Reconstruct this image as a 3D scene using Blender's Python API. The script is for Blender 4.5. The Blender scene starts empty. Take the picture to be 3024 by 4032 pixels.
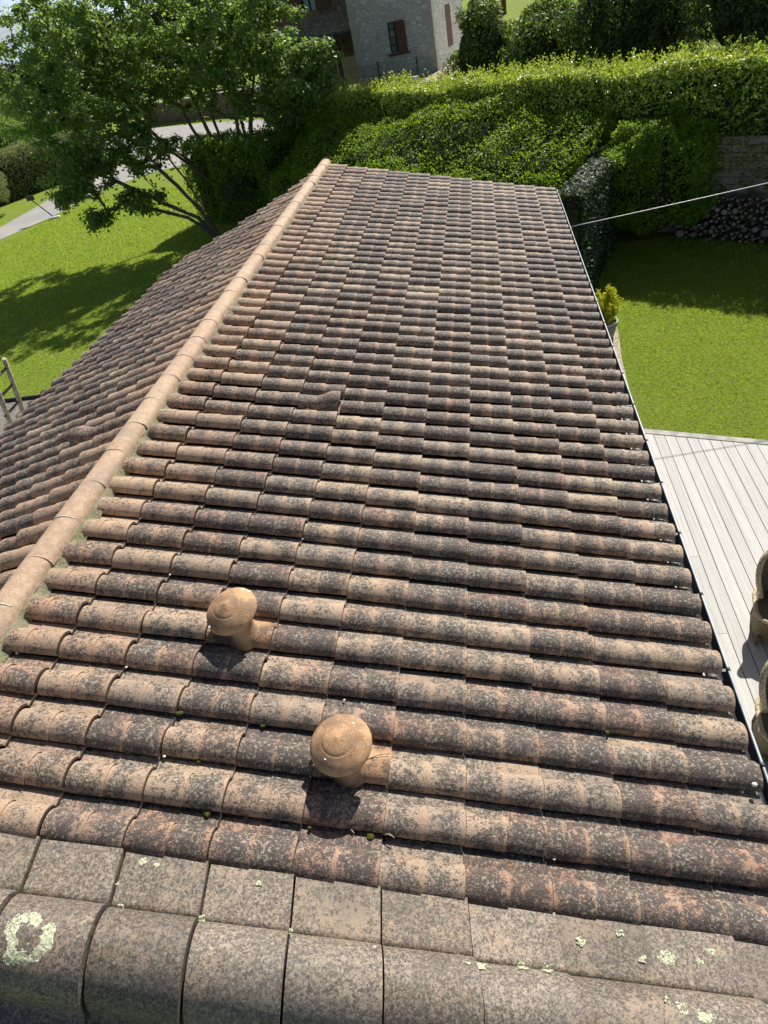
import bpy, bmesh, math, random
import numpy as np
from mathutils import Vector, Matrix, noise

random.seed(7); RNG = np.random.default_rng(7)
SC = bpy.context.scene
R = math.radians

# ------------------------------------------------------------------ camera, world, sun, exposure
cam = bpy.data.cameras.new('camera'); camo = bpy.data.objects.new('camera', cam)
SC.collection.objects.link(camo); SC.camera = camo
M = ((0.97741153, 0.10495057, -0.18344501), (-0.07172, -0.65177259, -0.75501572), (-0.19880376, 0.75111775, -0.62952299))
rot = Matrix(((M[0][0], -M[1][0], -M[2][0]), (M[0][1], -M[1][1], -M[2][1]), (M[0][2], -M[1][2], -M[2][2])))
camo.matrix_world = Matrix.Translation((2.90462064, -0.98615333, 6.18988536)) @ rot.to_4x4()
cam.sensor_fit = 'VERTICAL'; cam.sensor_height = 36; cam.sensor_width = 27; cam.lens = 2521 / 4032 * 36
cam.clip_start = 0.05; cam.clip_end = 3000
SC.render.resolution_x = 768; SC.render.resolution_y = 1024

SUN_EL, SUN_AZ = R(43), R(21)                # azimuth from +Y towards +X
W = bpy.data.worlds.new('World'); SC.world = W; W.use_nodes = True
nt = W.node_tree; nt.nodes.clear()
sky = nt.nodes.new('ShaderNodeTexSky'); sky.sky_type = 'NISHITA'; sky.sun_disc = False
sky.sun_elevation = SUN_EL; sky.sun_rotation = SUN_AZ; sky.air_density = 1.0; sky.dust_density = 1.5
tc = nt.nodes.new('ShaderNodeTexCoord'); mp = nt.nodes.new('ShaderNodeMapping'); mp.inputs['Scale'].default_value = (1, 1, 2.6)
cn = nt.nodes.new('ShaderNodeTexNoise'); cn.inputs['Scale'].default_value = 3.2; cn.inputs['Detail'].default_value = 7; cn.inputs['Roughness'].default_value = .6
cr = nt.nodes.new('ShaderNodeMapRange'); cr.inputs['From Min'].default_value = .42; cr.inputs['From Max'].default_value = .62
mx = nt.nodes.new('ShaderNodeMix'); mx.data_type = 'RGBA'; mx.inputs[7].default_value = (14, 17.5, 23, 1)
bg = nt.nodes.new('ShaderNodeBackground'); bg.inputs['Strength'].default_value = 0.05
wo = nt.nodes.new('ShaderNodeOutputWorld')
L = nt.links.new
L(tc.outputs['Generated'], mp.inputs['Vector']); L(mp.outputs[0], cn.inputs['Vector']); L(cn.outputs['Fac'], cr.inputs['Value'])
sx = nt.nodes.new('ShaderNodeSeparateXYZ'); L(tc.outputs['Generated'], sx.inputs[0])
el = nt.nodes.new('ShaderNodeMapRange'); el.inputs['From Min'].default_value = .42; el.inputs['From Max'].default_value = .2; L(sx.outputs['Z'], el.inputs['Value'])
ml = nt.nodes.new('ShaderNodeMath'); ml.operation = 'MULTIPLY'; L(cr.outputs[0], ml.inputs[0]); L(el.outputs[0], ml.inputs[1]); L(ml.outputs[0], mx.inputs[0]); L(sky.outputs[0], mx.inputs[6]); L(mx.outputs[2], bg.inputs['Color']); L(bg.outputs[0], wo.inputs['Surface'])
sun = bpy.data.lights.new('sun', 'SUN'); sun.energy = 5.0; sun.angle = R(.53); sun.color = (1, .955, .88)
suno = bpy.data.objects.new('sun', sun); SC.collection.objects.link(suno)
sd = Vector((math.sin(SUN_AZ) * math.cos(SUN_EL), math.cos(SUN_AZ) * math.cos(SUN_EL), math.sin(SUN_EL)))
suno.rotation_euler = sd.to_track_quat('Z', 'Y').to_euler(); suno.location = (10, 20, 20)
SC.view_settings.view_transform = 'Standard'; SC.view_settings.look = 'None'; SC.view_settings.gamma = 1
SC.view_settings.exposure = 0.45; SC.view_settings.use_curve_mapping = False
SC.cycles.max_bounces = 6; SC.cycles.transparent_max_bounces = 4

# ------------------------------------------------------------------ materials
class N:
    """small node-graph helper"""
    def __init__(s, name):
        s.m = bpy.data.materials.new(name); s.m.use_nodes = True; s.t = s.m.node_tree; s.t.nodes.clear()
        s.out = s.t.nodes.new('ShaderNodeOutputMaterial'); s.tcn = s.t.nodes.new('ShaderNodeTexCoord')
    def link(s, a, b): s.t.links.new(a, b)
    def val(s, sock, v):
        if isinstance(v, (int, float)): sock.default_value = v
        elif isinstance(v, (tuple, list)): sock.default_value = tuple(v) + ((1,) if len(v) == 3 and sock.type == 'RGBA' else ())
        else: s.link(v, sock)
    def noise(s, scale, detail=3, rough=.55, vec=None, dist=0, stretch=None):
        n = s.t.nodes.new('ShaderNodeTexNoise'); n.inputs['Scale'].default_value = scale; n.inputs['Detail'].default_value = detail
        n.inputs['Roughness'].default_value = rough; n.inputs['Distortion'].default_value = dist
        v = vec or s.tcn.outputs['Object']
        if stretch:
            mpn = s.t.nodes.new('ShaderNodeMapping'); mpn.inputs['Scale'].default_value = stretch; s.link(v, mpn.inputs['Vector']); v = mpn.outputs[0]
        s.link(v, n.inputs['Vector']); return n.outputs['Fac']
    def voro(s, scale, feature='F1', out='Distance', rand=1, vec=None, stretch=None):
        n = s.t.nodes.new('ShaderNodeTexVoronoi'); n.feature = feature; n.inputs['Scale'].default_value = scale; n.inputs['Randomness'].default_value = rand
        v = vec or s.tcn.outputs['Object']
        if stretch:
            mpn = s.t.nodes.new('ShaderNodeMapping'); mpn.inputs['Scale'].default_value = stretch; s.link(v, mpn.inputs['Vector']); v = mpn.outputs[0]
        s.link(v, n.inputs['Vector']); return n.outputs[out]
    def attr(s, name, color=False):
        a = s.t.nodes.new('ShaderNodeAttribute'); a.attribute_name = name; return a.outputs['Color' if color else 'Fac']
    def ramp(s, v, a, b, c=0., d=1.):
        n = s.t.nodes.new('ShaderNodeMapRange'); n.interpolation_type = 'SMOOTHSTEP' if True else 'LINEAR'
        s.val(n.inputs['Value'], v)
        for k, q in zip(('From Min', 'From Max', 'To Min', 'To Max'), (a, b, c, d)): s.val(n.inputs[k], q)
        return n.outputs[0]
    def math(s, op, a, b=0.):
        n = s.t.nodes.new('ShaderNodeMath'); n.operation = op; s.val(n.inputs[0], a); s.val(n.inputs[1], b); return n.outputs[0]
    def mix(s, f, a, b, mode='MIX'):
        n = s.t.nodes.new('ShaderNodeMix'); n.data_type = 'RGBA'; n.blend_type = mode; s.val(n.inputs[0], f); s.val(n.inputs[6], a); s.val(n.inputs[7], b); return n.outputs[2]
    def bump(s, h, strength=.4, dist=.01):
        n = s.t.nodes.new('ShaderNodeBump'); n.inputs['Strength'].default_value = strength; n.inputs['Distance'].default_value = dist
        s.link(h, n.inputs['Height']); return n.outputs[0]
    def pbr(s, col, rough=.8, normal=None, spec=.3, metal=0.):
        p = s.t.nodes.new('ShaderNodeBsdfPrincipled'); s.val(p.inputs['Base Color'], col); s.val(p.inputs['Roughness'], rough)
        s.val(p.inputs['Specular IOR Level'], spec); s.val(p.inputs['Metallic'], metal)
        if normal is not None: s.link(normal, p.inputs['Normal'])
        s.p = p; s.link(p.outputs[0], s.out.inputs['Surface']); return s.m

def simple(name, col, rough=.7, var=.25, scale=30., bump=.2, metal=0., spec=.3, bd=.004):
    n = N(name); f = n.noise(scale, 4, .6)
    dark = tuple(c * (1 - var) for c in col); lite = tuple(min(1, c * (1 + var)) for c in col)
    return n.pbr(n.mix(n.ramp(f, .3, .7), dark, lite), rough, n.bump(f, bump, bd), spec, metal)

def tile_mat(name, verge=False, cap=False):
    n = N(name)
    tone = n.attr('tone'); tone2 = n.attr('tone2'); edge = n.attr('edge'); cen = n.attr('cen')
    big = n.noise(6 if not verge else 5, 4, .62); mid = n.noise(26, 4, .65, dist=.6); fine = n.noise(125 if not verge else 170, 4, .8)
    spk = n.noise(62 if not verge else 60, 4, .78, dist=.6)
    beige = n.mix(tone2, (.49, .375, .265), (.42, .29, .195))
    pink = n.mix(n.ramp(mid, .35, .65), (.43, .26, .18), (.33, .20, .155))
    base = n.mix(n.ramp(tone, .2, .8), beige, pink)
    grey = n.mix(fine, (.19, .17, .155), (.31, .28, .25))
    gm = n.ramp(n.math('ADD', big, n.math('MULTIPLY', tone2, .22)), .48, .70)
    base = n.mix(n.math('MULTIPLY', gm, .6 if not cap else .15), base, grey)
    if verge: base = n.mix(.5, base, n.mix(fine, (.23, .175, .125), (.46, .36, .26)))
    orm = n.ramp(n.math('ADD', n.noise(10, 4, .7, dist=.8), n.math('MULTIPLY', n.math('SUBTRACT', tone, .5), .14)), .64, .70)
    base = n.mix(n.math('MULTIPLY', orm, .7 if not cap else .25), base, (.50, .185, .09))
    base = n.mix(n.math('MULTIPLY', edge, n.ramp(big, .35, .6, .3, .75)), base, n.mix(mid, (.50, .25, .12), (.54, .385, .24)))
    dens = n.math('ADD', n.math('MULTIPLY', big, .50), n.math('MULTIPLY', tone, .13))
    dens = n.math('ADD', dens, n.math('MULTIPLY', mid, .42)); dens = n.math('ADD', dens, n.math('MULTIPLY', cen, .07))
    dens = n.math('SUBTRACT', dens, n.math('MULTIPLY', edge, .09))
    lo, hi = (.35, .66) if not (verge or cap) else ((.27, .60) if verge else (.52, .92))
    thr = n.ramp(dens, lo, hi, .585, .435)
    a = n.math('SUBTRACT', n.math('ADD', n.math('MULTIPLY', spk, .5), n.math('MULTIPLY', fine, .5)), thr)
    dm = n.ramp(a, -.022, .025)
    stain = n.ramp(dens, .50, .70)
    col = n.mix(n.math('MULTIPLY', stain, .50 if not (verge or cap) else .25), base, (.105, .092, .084))
    col = n.mix(n.math('MULTIPLY', dm, .84 if not cap else .3), col, (.052, .045, .040))
    fl = n.ramp(n.math('ADD', n.math('MULTIPLY', n.noise(64, 4, .75), .75), n.math('MULTIPLY', big, .25)), .54, .60)
    col = n.mix(n.math('MULTIPLY', fl, .6 if not verge else .5), col, (.58, .50, .38))
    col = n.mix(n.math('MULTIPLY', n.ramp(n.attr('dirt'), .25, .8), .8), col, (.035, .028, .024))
    if verge:
        bs = n.ramp(n.voro(30), .20, .13); bsm = n.ramp(n.noise(6, 2), .5, .6)
        col = n.mix(n.math('MULTIPLY', n.math('MULTIPLY', bs, bsm), .85), col, (.05, .05, .052))
    if verge:
        cr_ = n.ramp(n.noise(95, 4, .7, dist=.5), .47, .56); col = n.mix(n.math('MULTIPLY', cr_, .45), col, (.42, .36, .275))
        ob = n.ramp(n.noise(3.2, 3), .5, .62); col = n.mix(n.math('MULTIPLY', ob, .25), col, (.12, .11, .105))
    if verge:
        bm = n.attr('bright'); vmn = n.t.nodes.new('ShaderNodeVectorMath'); vmn.operation = 'SCALE'; n.link(col, vmn.inputs[0]); n.link(bm, vmn.inputs['Scale']); col = vmn.outputs[0]
    if cap:
        yl = n.ramp(n.noise(20, 3, .6), .42, .62)
        col = n.mix(n.math('MULTIPLY', yl, .5), col, (.68, .56, .41)); col = n.mix(.45, col, (.64, .42, .265)); pz = n.ramp(n.math('ADD', n.math('MULTIPLY', fine, .5), n.math('MULTIPLY', spk, .5)), .53, .57); col = n.mix(n.math('MULTIPLY', pz, .6), col, (.25, .195, .145)); col = n.mix(n.math('MULTIPLY', n.ramp(n.noise(4, 3), .52, .66), .35), col, (.26, .22, .175))
    h = n.math('ADD', n.math('MULTIPLY', fine, .8), n.math('MULTIPLY', mid, .5))
    return n.pbr(col, .66, n.bump(h, .9 if not verge else .6, .008 if not verge else .004), .5 if not cap else .3)

MT = {}
MT['tile'] = tile_mat('weathered_clay_tile'); MT['verge'] = tile_mat('lichened_verge_tile', verge=True); MT['cap'] = tile_mat('pale_ridge_tile', cap=True)
n = N('mortar'); f = n.noise(60, 4, .7); g = n.noise(9, 3)
MT['mortar'] = n.pbr(n.mix(n.ramp(g, .35, .6), n.mix(f, (.20, .17, .11), (.47, .41, .28)), n.mix(f, (.13, .14, .065), (.34, .33, .19))), .95, n.bump(f, 1, .02))
MT['white_mortar'] = simple('white_mortar', (.62, .57, .48), .9, .2, 80)
n = N('vent_clay'); f = n.noise(30, 4, .65); g = n.noise(160, 3, .7); z = n.noise(7, 3)
vc = n.mix(n.ramp(f, .3, .7), (.50, .275, .135), (.60, .37, .205))
MT['vent'] = n.pbr(n.mix(n.math('MULTIPLY', n.ramp(n.math('ADD', n.math('MULTIPLY', g, .6), n.math('MULTIPLY', z, .8)), .64, .80), .65), vc, (.13, .095, .07)), .75, n.bump(g, .2, .002), .35)
n = N('vent_tile_clay'); f = n.noise(30, 4, .65); g = n.noise(120, 3, .7); z = n.noise(9, 3)
vc = n.mix(n.ramp(f, .3, .7), (.40, .22, .12), (.48, .33, .2)); MT['vent_base'] = n.pbr(n.mix(n.math('MULTIPLY', n.ramp(n.math('ADD', n.math('MULTIPLY', g, .6), n.math('MULTIPLY', z, .7)), .62, .72), .85), vc, (.085, .07, .06)), .85, n.bump(g, .5, .005), .25)
MT['lichen'] = simple('pale_green_lichen', (.50, .52, .355), .95, .42, 90, .9, bd=.006)
MT['moss'] = simple('green_moss', (.105, .115, .02), 1, .6, 240, 1, bd=.01)
MT['pebble'] = simple('white_pebble', (.72, .70, .64), .8, .15, 60)
MT['plaster'] = simple('cream_render', (.55, .47, .35), .9, .12, 18, .3)
MT['zinc'] = simple('zinc_gutter', (.075, .08, .088), .5, .25, 9, .05, metal=.2)
MT['zinc_rim'] = simple('bare_zinc_rim', (.36, .39, .42), .5, .2, 9, .05, metal=.2, spec=.4)
MT['dark'] = simple('painted_gap_shade', (.02, .018, .016), .95, .2, 20)  # near-black colour standing for the shade in gaps, slots and openings
MT['bark'] = simple('grey_bark', (.125, .10, .082), .95, .45, 26, .9, bd=.02)
MT['wood_pale'] = simple('pale_peeled_wood', (.52, .46, .34), .8, .35, 14, .5, bd=.006)
MT['wood_grey'] = simple('grey_rail_wood', (.20, .17, .145), .85, .35, 20, .5)
MT['rope'] = simple('cable_sheath', (.45, .46, .48), .35, .05, 20, .05, spec=.5)
MT['pot'] = simple('grey_pot_glaze', (.22, .21, .24), .5, .12, 12, .1, spec=.5)
MT['pot_rim'] = simple('pale_pot_rim', (.45, .44, .46), .5, .1, 12, .1)
MT['soil'] = simple('potting_bark', (.10, .055, .04), 1, .5, 70, 1, bd=.02)
MT['green_metal'] = simple('green_painted_steel', (.018, .05, .035), .5, .2, 20, .05, spec=.5)
MT['black_plastic'] = simple('black_edging', (.045, .045, .05), .6, .2, 20)
MT['white_paint'] = simple('white_coated_box', (.66, .66, .63), .6, .06, 8, .05)
MT['shutter'] = simple('oxblood_shutter_paint', (.12, .052, .038), .65, .18, 12, .1)
MT['frame_dark'] = simple('dark_window_frame', (.03, .028, .028), .5, .2, 20)
MT['beam'] = simple('dark_oak_beam', (.085, .06, .05), .85, .3, 20, .5)
MT['curtain'] = simple('net_curtain', (.42, .45, .46), .9, .12, 12)
n = N('window_glass'); MT['glass'] = n.pbr((.16, .19, .21), .08, None, .8)
MT['stone_trim'] = simple('dressed_limestone', (.42, .40, .36), .9, .12, 6, .3)
MT['flat_stone'] = simple('flagstone', (.45, .43, .39), .9, .15, 12, .4)

def rubble(name, sc, light, dark, gap, bd=.03):
    n = N(name)
    warp = n.t.nodes.new('ShaderNodeMix'); warp.data_type = 'VECTOR'; 
    v = n.tcn.outputs['Object']
    d = n.voro(sc, 'DISTANCE_TO_EDGE', stretch=(1, 1, 1.5)); c = n.voro(sc, 'F1', 'Color', stretch=(1, 1, 1.5))
    bw = n.t.nodes.new('ShaderNodeRGBToBW'); n.link(c, bw.inputs[0])
    f = n.noise(30, 4, .6)
    col = n.mix(bw.outputs[0], dark, light); col = n.mix(n.math('MULTIPLY', f, .4), col, tuple(x * .5 for x in light))
    col = n.mix(n.ramp(d, .02, .07), gap, col)
    return n.pbr(col, .92, n.bump(n.math('ADD', n.ramp(d, 0, .12), n.math('MULTIPLY', f, .3)), .8, bd))
MT['rubble'] = rubble('limestone_rubble', 5.6, (.72, .71, .67), (.42, .41, .385), (.52, .50, .46))
MT['brown_rubble'] = rubble('brown_fieldstone', 5.5, (.27, .19, .12), (.10, .07, .05), (.30, .24, .17))

def leaf_mat(name, dark, light, trans=.35, rough=.45, spec=.35):
    n = N(name); t = n.attr('tone'); big = n.noise(1.6, 3)
    tt = n.math('ADD', n.math('MULTIPLY', n.math('POWER', t, 1.5), .8), n.math('MULTIPLY', n.math('SUBTRACT', big, .35), .7)); col = n.mix(n.ramp(tt, 0, 1), dark, light)
    p = n.t.nodes.new('ShaderNodeBsdfPrincipled'); n.link(col, p.inputs['Base Color']); p.inputs['Roughness'].default_value = rough; p.inputs['Specular IOR Level'].default_value = spec
    tr = n.t.nodes.new('ShaderNodeBsdfTranslucent'); n.link(n.mix(.5, col, (light[0] * 1.5, light[1] * 1.5, light[2] * .6)), tr.inputs['Color'])
    ms = n.t.nodes.new('ShaderNodeMixShader'); ms.inputs[0].default_value = trans
    n.link(p.outputs[0], ms.inputs[1]); n.link(tr.outputs[0], ms.inputs[2]); n.link(ms.outputs[0], n.out.inputs['Surface'])
    return n.m
MT['leaf_tree'] = leaf_mat('tree_leaf', (.09, .155, .05), (.27, .39, .10), .52, .45, .4)
MT['leaf_hedge'] = leaf_mat('hedge_leaf', (.05, .11, .014), (.22, .36, .035), .48, .42, .4)
MT['leaf_lime'] = leaf_mat('lime_hedge_leaf', (.07, .15, .012), (.28, .42, .035), .5, .45, .35)
MT['leaf_shoot'] = leaf_mat('young_shoot_leaf', (.18, .27, .03), (.52, .60, .12), .4, .36, .5)
MT['leaf_dark'] = leaf_mat('dark_shrub_leaf', (.016, .035, .010), (.06, .105, .022), .28)
MT['leaf_greygreen'] = leaf_mat('greygreen_leaf', (.10, .13, .05), (.27, .31, .13), .35, .6)
MT['leaf_red'] = leaf_mat('purple_leaf', (.035, .015, .014), (.11, .045, .035), .3)
MT['leaf_ivy'] = leaf_mat('ivy_leaf', (.018, .038, .02), (.075, .12, .055), .2, .55, .25)
MT['leaf_gold'] = leaf_mat('golden_leaf', (.20, .26, .015), (.60, .62, .05), .45)
MT['leaf_conifer'] = leaf_mat('feathery_leaf', (.022, .045, .014), (.105, .16, .04), .3)
MT['core'] = simple('shade_core_fill', (.022, .032, .012), 1, .5, 8)  # dark green fill; the shade deep in foliage is put into its colour
MT['grass'] = leaf_mat('grass_blade', (.16, .27, .025), (.46, .58, .085), .45, .6, .2)

def ground_mat():
    n = N('grass_ground'); a = n.noise(.55, 4, .6); b = n.noise(14, 5, .7); c = n.noise(80, 3, .7, stretch=(1, .55, 1)); d = n.noise(3.5, 4, .65)
    g = n.mix(n.ramp(b, .3, .7), (.14, .235, .022), (.34, .44, .052))
    g = n.mix(n.math('MULTIPLY', n.ramp(a, .4, .62), .5), g, (.28, .33, .05))
    g = n.mix(n.math('MULTIPLY', n.ramp(d, .56, .72), .45), g, (.30, .29, .08))
    g = n.mix(n.math('MULTIPLY', n.ramp(c, .5, .7), .45), g, (.07, .115, .01))
    g = n.mix(n.math('MULTIPLY', n.ramp(n.noise(7, 4, .7, dist=1), .56, .66), .35), g, (.075, .14, .02)); g = n.mix(n.math('MULTIPLY', n.ramp(n.noise(1.3, 4, .6, dist=1.5), .6, .72), .4), g, (.31, .29, .11))
    return n.pbr(g, .9, n.bump(n.math('ADD', b, c), 1, .05), .15)
MT['ground'] = ground_mat()
def road_mat():
    n = N('pale_chipseal'); a = n.noise(.5, 3); b = n.noise(60, 3, .7); c = n.noise(5, 4, .7)
    g = n.mix(b, (.24, .235, .23), (.40, .39, .375)); g = n.mix(n.math('MULTIPLY', n.ramp(a, .45, .62), .45), g, (.47, .41, .32))
    g = n.mix(n.math('MULTIPLY', n.ramp(c, .55, .7), .3), g, (.2, .2, .2))
    return n.pbr(g, .9, n.bump(b, .5, .02))
MT['road'] = road_mat()
def gravel_mat(name, a, b, sc=45):
    n = N(name); c = n.voro(sc, 'F1', 'Color'); d = n.voro(sc, 'F1'); bw = n.t.nodes.new('ShaderNodeRGBToBW'); n.link(c, bw.inputs[0])
    return n.pbr(n.mix(bw.outputs[0], a, b), .9, n.bump(d, 1, .02))
MT['gravel'] = gravel_mat('grey_gravel', (.085, .08, .07), (.33, .31, .275), 30)
MT['gravel_beige'] = gravel_mat('beige_gravel', (.30, .24, .17), (.66, .58, .46), 40)
def deck_mat(name='deck_board'):
    n = N(name); t = n.attr('tone'); f = n.noise(9, 5, .7, stretch=(6, 1, 1)); k = n.noise(2.2, 3)
    g = n.noise(1, 2, .5, stretch=(150, .6, 1))
    col = n.mix(n.math('ADD', n.math('MULTIPLY', t, .3), n.math('MULTIPLY', f, .7)), (.46, .45, .43), (.66, .65, .63))
    col = n.mix(n.math('MULTIPLY', n.ramp(g, .45, .6), .35), col, (.25, .235, .21))
    col = n.mix(n.math('MULTIPLY', n.ramp(n.noise(26, 3), .6, .7), .35), col, (.34, .32, .27))
    return n.pbr(col, .8, n.bump(f, .2, .002))
MT['deck'] = deck_mat()
MT['deck_edge'] = simple('plain_deck_edge', (.40, .385, .35), .85, .25, 8, .3)
def wicker_mat():
    n = N('rattan_weave'); w = n.t.nodes.new('ShaderNodeTexWave'); w.bands_direction = 'Z'; w.inputs['Scale'].default_value = 26; n.link(n.tcn.outputs['Object'], w.inputs['Vector'])
    b = n.t.nodes.new('ShaderNodeTexWave'); b.bands_direction = 'DIAGONAL'; b.inputs['Scale'].default_value = 13; n.link(n.tcn.outputs['Object'], b.inputs['Vector'])
    h = n.math('MULTIPLY', w.outputs['Fac'], b.outputs['Fac']); f = n.noise(30, 3)
    return n.pbr(n.mix(n.math('ADD', n.math('MULTIPLY', h, .7), n.math('MULTIPLY', f, .3)), (.11, .08, .045), (.52, .42, .25)), .6, n.bump(h, 1, .02), .35)
MT['wicker'] = wicker_mat()
MT['braid'] = simple('rattan_braid', (.56, .47, .30), .55, .45, 42, 1, spec=.4, bd=.02)
n = N('old_sleeper_wood'); f = n.noise(6, 5, .7, stretch=(1, 1, 8))
MT['sleeper'] = n.pbr(n.mix(f, (.15, .13, .115), (.36, .32, .28)), .9, n.bump(f, .8, .02))
n = N('log_end'); f = n.noise(40, 4, .7); t = n.attr('tone')
MT['log_end'] = n.pbr(n.mix(t, n.mix(f, (.16, .13, .105), (.28, .24, .20)), n.mix(f, (.30, .27, .22), (.50, .45, .38))), .95, n.bump(f, .6, .01))
MT['log_bark'] = simple('log_bark', (.15, .115, .09), 1, .4, 30, .8, bd=.02)

# ------------------------------------------------------------------ object helpers
def link(o, parent=None):
    SC.collection.objects.link(o)
    if parent is not None: o.parent = parent
    return o
def tag(o, label=None, cat=None, group=None, kind=None):
    if label: o['label'] = label
    if cat: o['category'] = cat
    if group: o['group'] = group
    if kind: o['kind'] = kind
    return o
def thing(name, label, cat, loc=(0, 0, 0), group=None):
    o = bpy.data.objects.new(name, None); o.location = loc; o.empty_display_size = .2
    link(o); return tag(o, label, cat, group)
def setattr_f(me, name, arr):
    a = me.attributes.new(name, 'FLOAT', 'POINT'); a.data.foreach_set('value', np.asarray(arr, dtype=np.float32))
def mesh_np(name, V, Fq, mat, parent=None, attrs=None, smooth=False, loc=(0, 0, 0)):
    """V (n,3), Fq (m,k) constant polygon size; V is given in world space, loc is the object's base"""
    V = np.asarray(V, dtype=np.float32) - np.asarray(loc, dtype=np.float32); Fq = np.asarray(Fq, dtype=np.int32)
    me = bpy.data.meshes.new(name); me.vertices.add(len(V)); me.vertices.foreach_set('co', V.ravel())
    m, k = Fq.shape; me.loops.add(m * k); me.loops.foreach_set('vertex_index', Fq.ravel()); me.polygons.add(m)
    me.polygons.foreach_set('loop_start', np.arange(0, m * k, k, dtype=np.int32)); me.polygons.foreach_set('loop_total', np.full(m, k, dtype=np.int32))
    me.polygons.foreach_set('use_smooth', np.full(m, bool(smooth)))
    for kk, a in (attrs or {}).items(): setattr_f(me, kk, a)
    me.update(calc_edges=True); me.materials.append(MT[mat] if isinstance(mat, str) else mat)
    o = bpy.data.objects.new(name, me)
    if parent is None: o.location = loc
    else: o.location = Vector(loc) - parent_world(parent)
    return link(o, parent)
def parent_world(p):
    v = Vector((0, 0, 0))
    while p is not None: v = v + p.location; p = p.parent
    return v
class BM:
    """collects plain shapes (world space) and links them as ONE mesh object"""
    def __init__(s): s.b = bmesh.new()
    def box(s, c, size, rz=0., bevel=0., rot=None):
        m = Matrix.Translation(c) @ (rot.to_4x4() if rot else Matrix.Rotation(rz, 4, 'Z')) @ Matrix.Diagonal((*size, 1))
        r = bmesh.ops.create_cube(s.b, size=1, matrix=m)
        if bevel:
            es = {e for v in r['verts'] for e in v.link_edges}; bmesh.ops.bevel(s.b, geom=list(es), offset=bevel, segments=2, affect='EDGES', profile=.6)
        return s
    def tube(s, pts, rad, seg=10, cap=True, scale=None):
        pts = [Vector(p) for p in pts]; n = len(pts); rs = rad if isinstance(rad, (list, tuple)) else [rad] * n
        up = Vector((0, 0, 1)); rings = []; a = None
        for i, p in enumerate(pts):
            d = (pts[min(i + 1, n - 1)] - pts[max(i - 1, 0)]).normalized()
            if a is None: a = d.cross(up if abs(d.z) < .95 else Vector((1, 0, 0))).normalized()
            else: a = (a - d * a.dot(d)).normalized()
            b = d.cross(a)
            rings.append([s.b.verts.new(p + (a * math.cos(t) + b * math.sin(t)) * rs[i]) for t in [2 * math.pi * k / seg for k in range(seg)]])
        for i in range(n - 1):
            for k in range(seg):
                s.b.faces.new((rings[i][k], rings[i][(k + 1) % seg], rings[i + 1][(k + 1) % seg], rings[i + 1][k])).smooth = True
        if cap: s.b.faces.new(rings[0][::-1]); s.b.faces.new(rings[-1])
        return s
    def lathe(s, prof, c, seg=40, axis=None, smooth=True):
        q = Vector((0, 0, 1)).rotation_difference(Vector(axis or (0, 0, 1))).to_matrix()
        rings = []
        for r, z in prof:
            if r < 1e-5: rings.append([s.b.verts.new(Vector(c) + q @ Vector((0, 0, z)))])
            else: rings.append([s.b.verts.new(Vector(c) + q @ Vector((r * math.cos(t), r * math.sin(t), z))) for t in [2 * math.pi * k / seg for k in range(seg)]])
        for A, B in zip(rings, rings[1:]):
            for k in range(seg):
                k2 = (k + 1) % seg
                if len(A) == 1 and len(B) == 1: continue
                if len(A) == 1: f = (A[0], B[k2], B[k])
                elif len(B) == 1: f = (A[k], A[k2], B[0])
                else: f = (A[k], A[k2], B[k2], B[k])
                s.b.faces.new(f).smooth = smooth
        return s
    def prism(s, poly, z0, z1):
        a = [s.b.verts.new((x, y, z0)) for x, y in poly]; b = [s.b.verts.new((x, y, z1)) for x, y in poly]
        s.b.faces.new(a[::-1]); s.b.faces.new(b)
        for i in range(len(poly)): j = (i + 1) % len(poly); s.b.faces.new((a[i], a[j], b[j], b[i]))
        return s
    def quad(s, *p): s.b.faces.new([s.b.verts.new(q) for q in p]); return s
    def build(s, name, mat, parent=None, loc=(0, 0, 0), smooth=None):
        bmesh.ops.recalc_face_normals(s.b, faces=s.b.faces[:])
        bmesh.ops.translate(s.b, verts=s.b.verts[:], vec=-Vector(loc))
        me = bpy.data.meshes.new(name); s.b.to_mesh(me); s.b.free(); me.materials.append(MT[mat])
        o = bpy.data.objects.new(name, me); o.location = loc if parent is None else Vector(loc) - parent_world(parent)
        return link(o, parent)

def leaves(P, Nrm, size, asp=.5, fold=.25, jit=.9, droop=0.):
    """leaf-sized folded quads at P, facing roughly Nrm -> V, F, per-vertex tone"""
    n = len(P); d = Nrm + RNG.normal(0, jit, (n, 3)); d /= np.linalg.norm(d, axis=1)[:, None]
    t = RNG.normal(0, 1, (n, 3)); t[:, 2] -= droop; t -= d * (t * d).sum(1)[:, None]; t /= np.linalg.norm(t, axis=1)[:, None]
    b = np.cross(d, t); s = (size * RNG.uniform(.65, 1.3, n))[:, None]
    base = P; tip = P + t * s; l = P + t * s * .5 + b * s * asp * .5 - d * s * fold * .3; r = P + t * s * .5 - b * s * asp * .5 - d * s * fold * .3
    V = np.stack([base, l, tip, r], 1).reshape(-1, 3)
    i = np.arange(n)[:, None] * 4; F = np.concatenate([i + [[0, 1, 2]], i + [[0, 2, 3]]], 1).reshape(-1, 3)
    return V, F, np.repeat(RNG.uniform(0, 1, n), 4)

def vnoise(P, sc, seed=0):
    return np.array([noise.noise(Vector((p[0] * sc + seed, p[1] * sc, p[2] * sc))) for p in P])

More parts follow.
